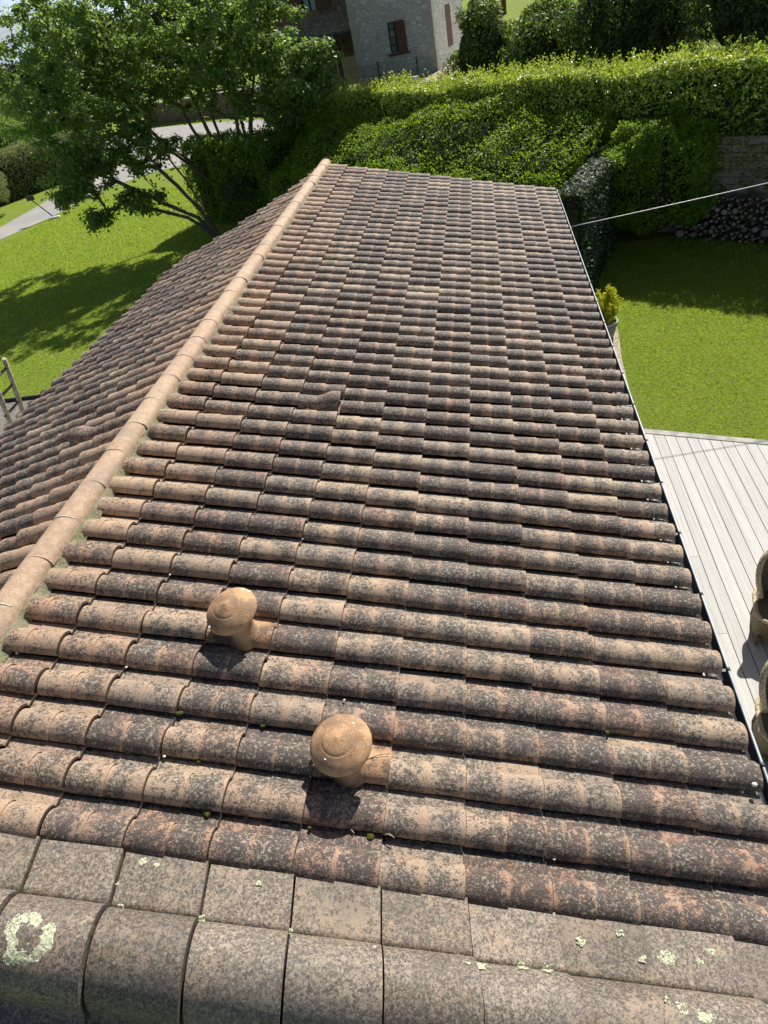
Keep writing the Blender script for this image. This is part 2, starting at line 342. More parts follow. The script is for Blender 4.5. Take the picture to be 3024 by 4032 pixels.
# ------------------------------------------------------------------ terrain
HY = lambda x: 21.9 - .75 * x                 # line of the retaining wall / foot of the tall hedge
def terr(x, y):
    d = (y - HY(x)) * .8
    z = 0.
    if d > .25:
        k = lambda a, b, v: (lambda t: t * t * (3 - 2 * t))(min(1, max(0, (v - a) / (b - a))))
        z = 2.1 * k(.25, .6, d) + .8 * k(.6, 6, d) + .3 * k(6, 8, d) + (2.5 * k(14, 60, d) if x > 3 else 0) * k(3, 12, x)
        z *= k(-9, -5.2, x + .0)
    return z
def ground():
    xs = np.unique(np.concatenate([np.linspace(-900, -60, 12), np.linspace(-60, -12, 25), np.linspace(-12, 16, 113), np.linspace(16, 60, 20), np.linspace(60, 900, 12)]))
    ys = np.unique(np.concatenate([np.linspace(-400, -5, 8), np.linspace(-5, 9, 8), np.linspace(9, 32, 185), np.linspace(32, 100, 24), np.linspace(100, 1200, 14)]))
    V = [(x, y, terr(x, y)) for y in ys for x in xs]; nx = len(xs)
    F = [(j * nx + i, j * nx + i + 1, (j + 1) * nx + i + 1, (j + 1) * nx + i) for j in range(len(ys) - 1) for i in range(nx - 1)]
    o = mesh_np('ground', V, F, 'ground', smooth=True); tag(o, kind='structure')
ground()
def sheet(name, poly, z, mat):
    b = BM(); vs = [b.b.verts.new((x, y, z)) for x, y in poly]; b.b.faces.new(vs); o = b.build(name, mat); tag(o, kind='structure'); return o
sheet('road', [(-30, 12), (-24.5, 23), (-22.4, 26), (-20.6, 29), (-19.4, 32), (-19.15, 34.5), (-18.6, 37), (-16.7, 39.1), (-14.4, 39.9), (-11.9, 39.7), (-8.2, 37.8), (-8.2, 44), (-12, 51), (-18, 56), (-26, 61), (-30, 60.5), (-41, 68), (-62, 84), (-64, 78), (-40, 61), (-26, 50), (-23.6, 46), (-22.4, 41), (-22.35, 35.8), (-22.4, 31.7), (-25.5, 26.5), (-33, 14)], .012, 'road')
sheet('path', [(-16, -6), (-2.0, -6), (-2.0, 11.45), (-8.3, 11.6), (-16, 11.7)], .01, 'gravel')
sheet('pavement', [(3.6, 7.9), (4.95, 7.9), (5.0, 9), (5.07, 10.3), (5.2, 11.5), (5.15, 12.4), (4.6, 13), (3.6, 13)], .012, 'gravel_beige')
sheet('pavement', [(.6, 25.6), (4.2, 23.6), (6.0, 27), (3.4, 40), (1.9, 40), (1.4, 28)], 3.215, 'gravel_beige')

def tufts():
    P = []
    def zone(n, x0, x1, y0, y1, f):
        p = np.stack([RNG.uniform(x0, x1, n), RNG.uniform(y0, y1, n), np.zeros(n)], 1); return p[f(p[:, 0], p[:, 1])]
    P.append(zone(60000, 4.7, 11, 7.2, 16.3, lambda x, y: (y < HY(x) - .2) & (y > 7.87 - .365 * (x - 5) + .03) & ((x > 5.1 + RNG.normal(0, .05, len(x))) | (y > 12.6))))
    P.append(zone(95000, -20, -2.2, 11.75, 34, lambda x, y: ((x > -19.3) | (y < 29)) & (x > -24 + (y - 23) * .55)))
    P = np.concatenate(P); n = len(P)
    far = np.linalg.norm(P[:, :2] - np.array([2.9, -1]), axis=1)
    h = RNG.uniform(.02, .05, n) * np.clip(far / 16, .8, 1.5); w = .008 * np.clip(far / 11, .9, 2.2)
    a = RNG.uniform(0, 2 * np.pi, n); lean = RNG.normal(0, .55, (n, 2)) * h[:, None]
    d = np.stack([np.cos(a), np.sin(a), 0 * a], 1) * w[:, None]
    tip = P + np.concatenate([lean, h[:, None]], 1)
    V = np.stack([P - d, P + d, tip], 1).reshape(-1, 3); F = np.arange(3 * n).reshape(-1, 3)
    o = mesh_np('grass', V, F, 'grass', attrs={'tone': np.repeat(np.clip(RNG.normal(.5, .28, n), 0, 1), 3)})
    tag(o, 'short mown grass blades of the lawns on both sides of the house', 'grass', kind='stuff')
tufts()

# ------------------------------------------------------------------ the house we look down on
TW, TL = .2255, .36494
PITCH = R(15); SR = -7.3; ZR = 3.87
house = thing('tiled_house', 'long low house under a weathered clay tile roof filling the foreground', 'house', (0, 5.7, 0))
def right_frame(u, y, h): return (u * math.cos(PITCH) + h * math.sin(PITCH), y, ZR - u * math.sin(PITCH) + h * math.cos(PITCH))
PL = R(16)
def left_frame(u, y, h): return (.05 - u * math.cos(PL) - h * math.sin(PL), y, 3.857 - u * math.sin(PL) + h * math.cos(PL))

# profile across one tile: (fraction of width, height, side flag)
PROF = [(.04, .006), (-.006, .007), (-.004, .019), (.018, .032), (.06, .044), (.12, .055), (.20, .064), (.30, .068), (.41, .065), (.50, .055), (.57, .041), (.61, .028), (.635, .013), (.67, .009), (.69, .002), (.88, .0), (.94, -.004), (.965, -.016), (1.05, -.016)]
def u_cut(ua, e0): return max(0, ua - e0) / TL * 1.1
def tile_field(frame, rows, courses, s_of_u0, ulim, skip=()):
    V = []; F = []; tone = []; tone2 = []; edge = []; cen = []; dirt = []
    na = 7; nb = len(PROF)
    for n_ in rows:
        y0 = n_ * TW; e0, e1 = ulim(y0 + TW * .5)
        rowj = random.gauss(0, .0015)
        for c in courses:
            if (n_, c) in skip: continue
            ua = (c - s_of_u0) * TL; ub = ua + TL
            if ub <= e0 + .02 or ua >= e1 - .02: continue
            t1 = random.random() ** .9; t2 = random.random(); dy = random.gauss(0, .003) + rowj; dh = random.gauss(0, .0024); rot = random.gauss(0, .009); hs = 1 + random.gauss(0, .05); wear = max(0, .85 - .36 * (u_cut(ua, e0))) if True else 0
            t1b = min(1, max(0, t1 + random.gauss(0, .12)))
            for half in (0, 1):
                a0 = half * .5
                samples = [0., .12, .5, .86, .965, 1., 1.]
                base = len(V)
                for ia, a in enumerate(samples):
                    aa = a0 + a * .5; u = ua + aa * TL
                    uc = min(max(u, e0), e1)
                    lift = .019 * aa + (.003 * a)
                    last = ia == na - 1
                    for k, (b, h) in enumerate(PROF):
                        roll = k < 13
                        bb = b
                        if roll: bb = .31 + (b - .31) * (1 + .085 * a + (.02 if half else 0)) if True else b
                        hh = h * (hs if roll else 1) + (.004 * a if roll and k > 0 else 0)
                        if last: hh -= (.019 if half else .007) if k > 1 else 0
                        V.append(frame(uc, y0 + bb * TW + dy + rot * (u - ua), hh + lift + dh))
                        tone.append(t1 if half == 0 else t1b); tone2.append(t2)
                        e = (max(0, (a - .82) / .18) ** 1.0) if roll else 0
                        if a < .13 and roll: e = max(e, .55 * (1 - a / .13))
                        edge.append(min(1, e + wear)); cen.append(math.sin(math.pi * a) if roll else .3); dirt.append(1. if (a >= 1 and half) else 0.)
                for ia in range(na - 1):
                    for k in range(nb - 1):
                        p = base + ia * nb + k; F.append((p, p + nb, p + nb + 1, p + 1))
    return V, F, {'tone': tone, 'tone2': tone2, 'edge': edge, 'cen': cen, 'dirt': dirt}
def put_tiles(name, frame, rows, courses, sref, ulim, label=None, skip=(), flip=False):
    V, F, A = tile_field(frame, rows, courses, sref, ulim, skip)
    if flip: F = [f[::-1] for f in F]
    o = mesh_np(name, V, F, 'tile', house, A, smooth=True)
    try: o.data.set_sharp_from_angle(angle=R(38))
    except Exception: pass
    if label: o['label'] = label
    return o
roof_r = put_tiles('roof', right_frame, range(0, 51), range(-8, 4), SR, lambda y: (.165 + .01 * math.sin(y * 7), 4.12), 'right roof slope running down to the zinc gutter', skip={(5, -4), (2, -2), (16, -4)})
LE = [(-2, -3.9), (3, -2.9), (4.45, -2.60), (5.7, -2.42), (7.7, -2.30), (8.9, -2.30), (9.35, -2.12), (9.7, -1.30), (10.1, -.78), (10.45, -.42), (10.8, -.15), (11.3, .0), (12, .02)]
def left_lim(y):
    for (ya, xa), (yb, xb) in zip(LE, LE[1:]):
        if ya <= y <= yb: x = xa + (xb - xa) * (y - ya) / (yb - ya); break
    return (.08, (.05 - x) / math.cos(PL))
roof_l = put_tiles('roof', left_frame, range(0, 51), range(-8, 4), SR + .25, left_lim, 'left roof slope falling away behind the pale ridge', skip={(14, -6)}, flip=True)

# underlay boards, so no gap shows between tiles
b = BM()
b.quad(right_frame(.02, .02, -.02), right_frame(4.05, .02, -.02), right_frame(4.05, 11.48, -.02), right_frame(.02, 11.48, -.02))
b.build('roof_underlay', 'dark', house)
b = BM(); ys = [0.02] + [y for y, x in LE if 3 <= y <= 11.3] + [11.48]
for ya, yb in zip(ys, ys[1:]):
    b.quad(left_frame(.02, ya, -.02), left_frame(left_lim(ya)[1] - .06, ya, -.02), left_frame(left_lim(yb)[1] - .06, yb, -.02), left_frame(.02, yb, -.02))
b.build('roof_underlay', 'dark', house)
# walls
b = BM()
ex, ez = right_frame(3.75, 0, -.1)[0], right_frame(3.75, 0, -.1)[2]
poly = [(-1.95, 0), (ex, 0), (ex, ez), (.05, ZR - .08), (-1.95, 3.857 - 2.0 * math.tan(PL) - .06)]
for yy in (-.12, 11.35):
    pass
va = [b.b.verts.new((x, -.12, z)) for x, z in poly]; vb = [b.b.verts.new((x if x > 0 or x > -1 else -1.95, 11.38 if x > -1 else 9.0, z)) for x, z in poly]
b.b.faces.new(va); b.b.faces.new(vb[::-1])
for i in range(5):
    j = (i + 1) % 5; b.b.faces.new((va[i], va[j], vb[j], vb[i]))
b.build('wall', 'brown_rubble', house)  # dark stone puts the shade below the verge into the wall colour

# hooded vent tiles (a raised bell mouth on one tile)
def hood(frame, s0, n0, sref, name='vent_tile', flip=False):
    V = []; A = []; ua = (s0 - sref) * TL; y0 = n0 * TW
    na, nb = 12, 15
    for i in range(na):
        a = i / (na - 1); u = ua + a * TL * .98
        g = max(0, min(1, (a - .40) / .45)); g = g * g * (3 - 2 * g)
        wid = .155 + .055 * g; hgt = .074 + .062 * g + (.0)
        for k in range(nb):
            th = math.pi * (1 - k / (nb - 1)); V.append(frame(u, y0 + .31 * TW + math.cos(th) * wid / 2, max(0, math.sin(th)) ** .8 * hgt + .010 + .015 * a))
            A.append(.7)
    F = [(i * nb + k, (i + 1) * nb + k, (i + 1) * nb + k + 1, i * nb + k + 1) for i in range(na - 1) for k in range(nb - 1)]
    if flip: F = [f[::-1] for f in F]
    # hood shell, pan of the tile, dark face painted as the mouth's shade
    o = mesh_np(name, V, F, 'tile', house, {'tone': [1.] * len(A), 'tone2': A, 'edge': [.35] * len(A)}, smooth=True)
    V2 = []; 
    for i in range(2):
        u = ua + i * TL
        for b_ in (-.05, .66, .69, 1.03): V2.append(frame(u, y0 + b_ * TW, .002 + .015 * i + (.01 if b_ == .66 else 0)))
    F2 = [(0, 4, 5, 1), (1, 5, 6, 2), (2, 6, 7, 3)]
    mesh_np('tile_pan', V2, F2, 'tile', o, {'tone': [.6] * 8, 'tone2': [.5] * 8, 'edge': [0.] * 8})
    V3 = [frame(ua + TL * .8, y0 + .31 * TW + math.cos(math.pi * k / 10) * .098, math.sin(math.pi * k / 10) ** .8 * .128 + .008) for k in range(11)]
    bb = BM(); bb.b.faces.new([bb.b.verts.new(v) for v in V3]); bb.build('vent_mouth_shade', 'dark', o)  # flat dark face, painted shade of the hood opening
    return o
hood(right_frame, -4, 16, SR)['label'] = 'hooded vent tile on the right slope'
hood(left_frame, -6, 14, SR + .25, flip=True)['label'] = 'hooded vent tile on the left slope'

# mushroom roof vents: tile base with neck, domed cap with ringed point
def roof_vent(n0, c0, sc, rn, lab, tilt, spots, captilt=(0, 0, 0)):
    ax = (Vector(right_frame(0, 0, 1)) - Vector(right_frame(0, 0, 0))).normalized()
    ax = (Vector((0, 0, 1)) + Vector(tilt)).normalized()
    axc = (Vector((0, 0, 1)) + Vector(captilt)).normalized()
    e = bpy.data.objects.new('roof_vent', None); e.empty_display_size = .1
    base = Vector(right_frame((sc - SR) * TL, rn * TW, .05)); e.location = base - parent_world(house); link(e, house); e['label'] = lab
    pc = base + ax * .168
    skip = {(r_, c_) for r_ in range(0, 51) for c_ in range(-8, 4)} - {(n0, c0)}
    V, F, A = tile_field(right_frame, [n0], [c0], SR, lambda y: (0, 9), ())
    V = np.array(V); V[:, 2] += .003
    o = mesh_np('vent_base', V, F, 'vent_base', e, A, smooth=True)
    try: o.data.set_sharp_from_angle(angle=R(38))
    except Exception: pass
    b = BM()
    b.lathe([(.105, -.05), (.098, -.012), (.088, .008), (.081, .025), (.077, .05), (.078, .085), (.088, .092), (.090, .104), (.083, .112), (.082, .13)], base, 44, ax)
    b.build('vent_neck', 'vent', e)
    b = BM()
    for k in range(8):
        th = k * math.pi / 4 + .3; q = Vector((0, 0, 1)).rotation_difference(ax).to_matrix()
        c = base + q @ Vector((math.cos(th) * .079, math.sin(th) * .079, .148)); b.box(c, (.016, .03, .05), rot=q @ Matrix.Rotation(th, 3, 'Z'))
    b.lathe([(0, .125), (.07, .125), (.07, .175), (0, .175)], base, 30, ax)
    b.build('vent_slot_shade', 'dark', e)  # dark blocks and drum, shade under the cap given by colour
    b = BM()
    b.lathe([(.06, .012), (.124, .0), (.141, -.001), (.1475, .005), (.1475, .012), (.141, .024), (.127, .038), (.107, .052), (.087, .0630), (.0820, .0660), (.0812, .0656), (.0804, .0666), (.060, .0755), (.036, .0830), (.020, .0885), (.010, .0915), (.005, .0935), (0, .094)], pc, 72, axc)
    cp = b.build('vent_cap', 'vent', e)
    # pale lichen spots on the cap
    q = Vector((0, 0, 1)).rotation_difference(axc).to_matrix()
    for th, rr, z, s_ in spots:
        b = BM(); c = pc + q @ Vector((math.cos(th) * rr, math.sin(th) * rr, z)); bmesh.ops.create_icosphere(b.b, subdivisions=2, radius=s_, matrix=Matrix.Translation(c) @ Matrix.Diagonal((1, 1, .4, 1)))
        b.build('lichen_spot', 'pebble', cp)
roof_vent(5, -4, -3.47, 5.33, 'farther clay mushroom vent, left of the other, with white spots', (-.03, .0, 0), ((-2.75, .141, .023, .008), (-2.35, .137, .028, .011), (1.1, .125, .039, .010), (.85, .139, .026, .008)), (-.06, -.20, 0))
roof_vent(2, -2, -1.54, 2.31, 'nearer clay mushroom vent with ringed cap', (.0, -.02, 0), ((.95, .10, .055, .007), (-2.1, .10, .055, .006)), (.02, -.13, 0))

# ridge cap: overlapping half-round tiles bedded in mortar
def ridge():
    V = []; F = []; T = []; T2 = []; E = []; nb = 17; Lr = .372; y = -.35; i = 0
    joints = []
    while y < 11.5:
        t1, t2 = random.random(), random.random(); xo = .052 + random.gauss(0, .003); zo = random.gauss(0, .0015); base = len(V)
        y2 = min(y + Lr, 11.62)
        for ia, a in enumerate((0, 0, .06, .5, .93, 1)):
            w = .099 - .004 * a; h = .086 - .003 * a
            for k in range(nb):
                th = math.pi * (1 - k / (nb - 1)); hh = math.sin(th) ** .75 * h - (.006 if ia == 0 else 0)
                V.append((xo + math.cos(th) * w, y + a * (y2 - y + .02), 3.868 + hh + zo)); T.append(t1 * .6); T2.append(t2); E.append(0)
        for ia in range(5):
            for k in range(nb - 1):
                p = base + ia * nb + k; F.append((p, p + nb, p + nb + 1, p + 1))
        # mortar line on the joint
        if random.random() < .45:
            pts = [(xo + math.cos(th) * .097, y - .003, 3.866 + math.sin(th) ** .75 * .085 + zo) for th in [math.pi * (.2 + .62 * k / 9) for k in range(10)]]
            joints.append(pts)
        y += Lr; i += 1
    o = mesh_np('ridge_cap', V, F, 'cap', house, {'tone': T, 'tone2': T2, 'edge': E}, smooth=True)
    try: o.data.set_sharp_from_angle(angle=R(40))
    except Exception: pass
    for pts in joints: BM().tube(pts, .0055, 6).build('mortar_joint', 'white_mortar', o)
    # closing disc at the far end
    b = BM(); b.b.faces.new([b.b.verts.new((.052 + math.cos(math.pi * k / 14) * .104, 11.615, 3.868 + math.sin(math.pi * k / 14) ** .75 * .096)) for k in range(15)]); b.build('end_disc', 'cap', o)
    # mortar bed on both sides
    for side, name in ((1, 'mortar_bed'), (-1, 'mortar_bed')):
        V = []; F = []; ny = 420; nx = 9
        for j in range(ny):
            yy = -.2 + 11.7 * j / (ny - 1)
            for i in range(nx):
                a = i / (nx - 1)
                uu = (.10 + .115 * a + .012 * noise.noise(Vector((yy * 6, a, side * 5.)))) if side > 0 else (.04 + .10 * a)
                h = .048 * (1 - a) + .012 * a + .014 * noise.noise(Vector((yy * 14, a * 2, side * 9.))) + .007 * noise.noise(Vector((yy * 45, a * 6, 3.)))
                if side > 0: h += .02 * (1 if (yy / TW) % 1 < .62 else .0) * a
                V.append(right_frame(uu, yy, h) if side > 0 else left_frame(uu, yy, h))
        for j in range(ny - 1):
            for i in range(nx - 1): p = j * nx + i; F.append((p, p + 1, p + nx + 1, p + nx))
        mesh_np(name, V, F, 'mortar', house, smooth=True)
ridge()

# verge: flat tiles and big half-rounds along the near gable
def verge():
    prof = [(-.005, .012), (.0, .034), (-.03, .036), (-.06, .036), (-.09, .036), (-.12, .036), (-.15, .036), (-.185, .037), (-.200, .035), (-.206, .028), (-.213, .050), (-.224, .075), (-.242, .100), (-.268, .124), (-.30, .141), (-.335, .150), (-.37, .151), (-.405, .143), (-.44, .127), (-.47, .103), (-.495, .073), (-.512, .038), (-.522, -.005), (-.527, -.05), (-.529, -.072), (-.545, -.088), (-.575, -.094), (-.61, -.099), (-.635, -.112), (-.64, -.15)]
    V = []; F = []; T = []; T2 = []; E = []; BR = []; nb = len(prof)
    for c in range(-8, 5):
        strong = c % 2 != 0
        br, br2 = random.uniform(.66, 1.05), random.uniform(.72, 1.2); sootk = random.uniform(.4, 1.3); t1, t2 = random.uniform(.0, .7), random.uniform(.4, 1); ua = (c + .04 - SR) * TL; base = len(V)
        dh = random.gauss(0, .003); dy = random.gauss(0, .004)
        smp = (.012, .012, .1, .3, .5, .7, .9, .988, .988)
        for ia, a in enumerate(smp):
            for k, (yy, h) in enumerate(prof):
                g = 1 + (.06 if not strong else .045) * a
                y_ = yy if yy > -.205 else -.205 + (yy + .205) * g
                hh = h * (g if yy < -.205 else 1) + .026 * a
                if ia == len(smp) - 1: hh -= .06
                if ia == 0: hh -= .05
                uu = ua + a * TL + max(0, -yy) * .11
                V.append(right_frame(uu, y_ + dy, hh + dh)); T.append(t1 + sootk * max(0, 1 - abs(yy + .235) / .05)); T2.append(t2); E.append(0); BR.append(br if yy < -.2 else br2)
        for ia in range(len(smp) - 1):
            for k in range(nb - 1): p = base + ia * nb + k; F.append((p, p + 1, p + nb + 1, p + nb))
    o = mesh_np('verge_tiles', V, F, 'verge', house, {'tone': T, 'tone2': T2, 'edge': E, 'bright': BR}, smooth=True)
    try: o.data.set_sharp_from_angle(angle=R(42))
    except Exception: pass
    o['label'] = 'broad flat and half-round verge tiles spotted with lichen'
    return o, prof
vo, vprof = verge()
V_ = [right_frame(u, y, h) for u in (-.25, 4.1) for y, h in ((.0, .0), (-.2, .0), (-.25, .06), (-.33, .10), (-.42, .09), (-.49, .02), (-.51, -.3))]
mesh_np('verge_gap_shade', V_, [(k, k + 1, k + 8, k + 7) for k in range(6)], 'dark', house)  # dark sheet below the verge tiles, painted shade for their joints
def vsurf(u, y):
    for (ya, ha), (yb, hb) in zip(vprof[1:], vprof[2:]):
        if yb <= y <= ya: h = ha + (hb - ha) * (ya - y) / max(1e-6, ya - yb); break
    else: h = .036 if y > -.2 else 0
    a = ((u / TL + SR - .04) % 1); return Vector(right_frame(u, y, h * (1.0 + .05 * (((u / TL + SR - .04) % 1) if y < -.205 else 0)) + .026 * a + .002))
def lichen(s, y, r, ring=False, stretch=1., n=60):
    """thin irregular crust made of many small flat lobes following a noisy outline"""
    b = BM(); ph = random.random() * 40
    for i in range(n * 3):
        th = random.uniform(0, 2 * math.pi); k = math.sqrt(random.random()) if not ring else random.uniform(.55, 1.0) if random.random() < .85 else random.random() ** .5
        lim = 1 + .55 * noise.noise(Vector((math.cos(th) * 1.3 + ph, math.sin(th) * 1.3, ph)))
        if ring:
            if random.random() < .93 and k < .50 + .25 * noise.noise(Vector((math.cos(th) * 2, math.sin(th) * 2, 7.))): continue
            if .8 < th < 1.25: continue
        rr = r * k * lim
        if not ring and noise.noise(Vector((math.cos(th) * rr * 90, math.sin(th) * rr * 90, ph))) < -.12: continue
        u = (s - SR) * TL + math.cos(th) * rr; yy = y + math.sin(th) * rr * stretch
        c = vsurf(u, yy) if yy < 0 else Vector(right_frame(u, yy, .07))
        dy_ = (vsurf(u, yy - .004) - vsurf(u, yy + .004)) if yy < 0 else Vector((0, -1, 0)); nrm = Vector((1, 0, -.26)).cross(dy_).normalized()
        if nrm.z < 0: nrm = -nrm
        sz = random.uniform(.002, .0062) * (1.15 - .5 * k)
        bmesh.ops.create_icosphere(b.b, subdivisions=1, radius=sz, matrix=Matrix.Translation(c) @ Vector((0, 0, 1)).rotation_difference(nrm).to_matrix().to_4x4() @ Matrix.Rotation(random.random() * 6, 4, 'Z') @ Matrix.Diagonal((1.25, 1, .26, 1)))
    b.build('lichen_patch', 'lichen', vo)
lichen(-4.46, -.375, .092, True, .95, 620)
for s, y, r, n_ in ((-.02, -.222, .026, 70), (.12, -.235, .024, 70), (.62, -.21, .018, 40), (.88, -.212, .016, 30), (1.3, -.09, .016, 34), (1.95, -.125, .014, 24), (2.25, -.10, .028, 60), (2.6, -.10, .014, 22), (2.15, -.275, .036, 80), (2.38, -.31, .022, 40), (-4.45, -.03, .018, 36), (-3.72, -.03, .016, 30), (-3.55, -.035, .009, 20), (-3.78, -.205, .013, 24), (-2.88, -.20, .012, 20), (-1.9, -.203, .012, 20), (-2.35, -.05, .010, 14), (2.75, -.06, .012, 20), (-.95, -.225, .014, 26), (1.75, -.04, .012, 16), (-3.9, -.12, .008, 10)):
    lichen(s, y, r * (1.35 if s > -.1 else 1.1), False, .7, int(n_ * 1.5))

# half-round gutter with bright rolled rim and brackets
def gutter():
    xg, zg = right_frame(4.10, 0, 0)[0] + .028, right_frame(4.10, 0, 0)[2] - .02
    V = []; F = []; nb = 15; ys = np.linspace(-.35, 11.62, 20)
    for y in ys:
        for k in range(nb):
            th = math.pi + math.pi * k / (nb - 1); V.append((xg + .062 * math.cos(th), y, zg + .062 * math.sin(th)))
    for j in range(len(ys) - 1):
        for k in range(nb - 1): p = j * nb + k; F.append((p, p + 1, p + nb + 1, p + nb))
    g = mesh_np('gutter', V, F, 'zinc', house, smooth=True)
    m = g.modifiers.new('thick', 'SOLIDIFY'); m.thickness = .002
    BM().tube([(xg + .066, y, zg + .003) for y in ys], .008, 10).build('gutter_rim', 'zinc_rim', g)
    for k in range(20):
        b = BM(); y = .25 + k * .585; b.box((xg + .03, y, zg - .004), (.072, .018, .003)); b.tube([(xg + .066, y - .011, zg + .003), (xg + .066, y + .011, zg + .003)], .0112, 10)
        b.build('gutter_clip', 'zinc', g)
    b = BM(); b.tube([(xg, 11.5, zg - .06), (xg, 11.5, zg - .2), (xg - .14, 11.5, zg - .4), (xg - .14, 11.5, .05)], .04, 14); b.build('downpipe', 'zinc', g)
    BM().box((3.78, 5.65, zg - .01), (.025, 11.5, .15)).build('fascia', 'frame_dark', house)
    return xg, zg
GX, GZ = gutter()

ORD = ['first', 'second', 'third', 'fourth', 'fifth', 'sixth', 'seventh', 'eighth', 'ninth', 'tenth', 'eleventh', 'twelfth', 'thirteenth', 'fourteenth', 'fifteenth', 'sixteenth', 'seventeenth', 'eighteenth', 'nineteenth', 'twentieth']
def where(s, r_):
    side = 'ridge' if s < -1.5 else 'gutter'
    k = int(math.floor(s + 7)) if s < -1.5 else int(math.floor(4 - s))
    return f'{ORD[k]} tile from the {side}, under the {ORD[int(round(r_))]} roll from the verge'
# moss cushions, stones and twigs lying in the channels
SEEN = set()
def lump(name, mat, s, nrow, r, label, cat, group, h=.02, flat=.6, cnt=1):
    if label in SEEN: return
    SEEN.add(label)
    b = BM(); c = Vector(right_frame((s - SR) * TL, nrow * TW, h))
    for i in range(cnt):
        cc = c + Vector((random.gauss(0, r * .5), random.gauss(0, r * .35), random.uniform(0, r * .2))) if i else c
        res = bmesh.ops.create_icosphere(b.b, subdivisions=3 if mat == 'moss' else 2, radius=r * random.uniform(.6, 1) if i else r, matrix=Matrix.Translation(cc) @ Matrix.Diagonal((1.25, 1, flat, 1)))
        for v in res['verts']: v.co += (v.co - cc) * .35 * noise.noise(v.co * (70 if mat == 'moss' else 40))
    for f in b.b.faces: f.smooth = True
    o = b.build(name, mat, None, loc=c); return tag(o, label, cat, group)
for s, r_, rr, c_ in ((-3.97, 3.0, .015, 1), (-3.62, 2.98, .012, 1), (-2.8, 2.98, .011, 1), (-4.42, 1.98, .015, 1), (-3.5, 1.97, .010, 1), (-3.2, .96, .018, 2), (-1.9, .95, .007, 1), (-1.92, .02, .009, 1), (-2.7, .98, .008, 1), (-1.15, .96, .017, 3), (2.02, 3.98, .013, 1), (.35, 12.6, .022, 2), (.16, 14.55, .016, 1), (-4.55, 12.55, .022, 2), (-3.75, 15.85, .018, 1), (-.4, 4.0, .006, 1), (-.45, 1.0, .007, 1)):
    lump('moss_cushion', 'moss', s, r_ - .02, rr, 'moss by the ' + where(s, r_) , 'moss', 'moss cushions in the tile channels', .022, .7, c_)
for s, r_ in ((-6.0, 8.98), (-6.03, 7.95), (-5.0, 6.98), (-5.02, 6.0), (-6.6, 3.96), (-5.35, 5.0), (-4.97, 3.98), (-4.05, 5.97), (-4.02, 6.98), (-3.0, 9.0), (3.75, 2.98), (2.0, 3.0), (-3.95, 1.98), (-1.75, 3.9), (1.1, 1.02), (-5.05, 9.0), (-2.5, 11.0)):
    lump('pebble', 'pebble', s, r_ - .03, random.uniform(.0045, .0075), 'white pebble by the ' + where(s, r_), 'pebble', 'white pebbles on the roof', .024, .6)
def twig(s, r_, l, ang, label):
    c = Vector(right_frame((s - SR) * TL, r_ * TW, .026)); d = Vector((math.cos(ang), math.sin(ang), 0)) * l
    o = BM().tube([c, c + d * .5 + Vector((0, .006, .006)), c + d], [.002, .0025, .001], 6).build('twig', 'wood_pale', None, loc=c); tag(o, label, 'twig')
twig(-4.75, 1.95, .05, .3, 'pale bent twig beside a moss cushion near the left edge of the roof')
twig(-.98, 1.0, .05, -.3, 'dry curled leaf stalk beside the moss between two rows of tiles')
twig(-1.35, .93, .03, 2.6, 'small pale husk beside the larger moss cushion below the near vent')
# pale chip caught under the last eave tile
lump('stone_chip', 'pebble', 3.86, 3.02, .012, 'white chip on the lowest tile beside the gutter', 'stone', None, .08, .7)
b = BM(); pts = [right_frame((s_ - SR) * TL, y_ * TW, h_) for s_, y_, h_ in ((-1.03, 2.55, .09), (-1.15, 2.5, .09), (-1.3, 2.38, .082), (-1.42, 2.2, .07), (-1.48, 2.02, .035))]
tag(b.tube(pts, .0022, 6).build('wire', 'wood_grey', None, loc=pts[0]), 'thin pale cord curling over the clay tile beside the near vent', 'cord')

# ------------------------------------------------------------------ foliage builders
def shell_points(n, dims, lump_sc, lump_h, depth, faces='xyzt', seed=0, topbias=1.):
    """points near the surface of a box (lx, ly, h) centred on x,y, z from 0"""
    lx, ly, h = dims; areas = {'f': lx * h, 'b': lx * h, 'l': ly * h, 'r': ly * h, 't': lx * ly * topbias}
    ks = [k for k in areas if k in faces]; pr = np.array([areas[k] for k in ks]); pr /= pr.sum()
    which = RNG.choice(len(ks), n, p=pr); a = RNG.uniform(-.5, .5, n); c = RNG.uniform(0, 1, n); P = np.zeros((n, 3)); Nn = np.zeros((n, 3))
    for i, k in enumerate(ks):
        m = which == i
        if k in 'fb': s_ = -1 if k == 'f' else 1; P[m] = np.stack([a[m] * lx, np.full(m.sum(), s_ * ly / 2), c[m] * h], 1); Nn[m] = (0, s_, .15)
        elif k in 'lr': s_ = -1 if k == 'l' else 1; P[m] = np.stack([np.full(m.sum(), s_ * lx / 2), a[m] * ly, c[m] * h], 1); Nn[m] = (s_, 0, .15)
        else: P[m] = np.stack([a[m] * lx, (c[m] - .5) * ly, np.full(m.sum(), h)], 1); Nn[m] = (0, 0, 1)
    # round the top edges
    g = np.clip((P[:, 2] / h - .8) / .2, 0, 1) ** 2; ctr = np.array([0, 0, h * .6]); P[:, 1] *= 1 - .16 * g
    lu = vnoise(P, lump_sc, seed); lu2 = vnoise(P, lump_sc * 3.1, seed + 9)
    P += Nn * (lu * lump_h + lu2 * lump_h * .45)[:, None]; P -= Nn * (RNG.uniform(0, 1, n) ** 1.6 * depth)[:, None]
    return P, Nn
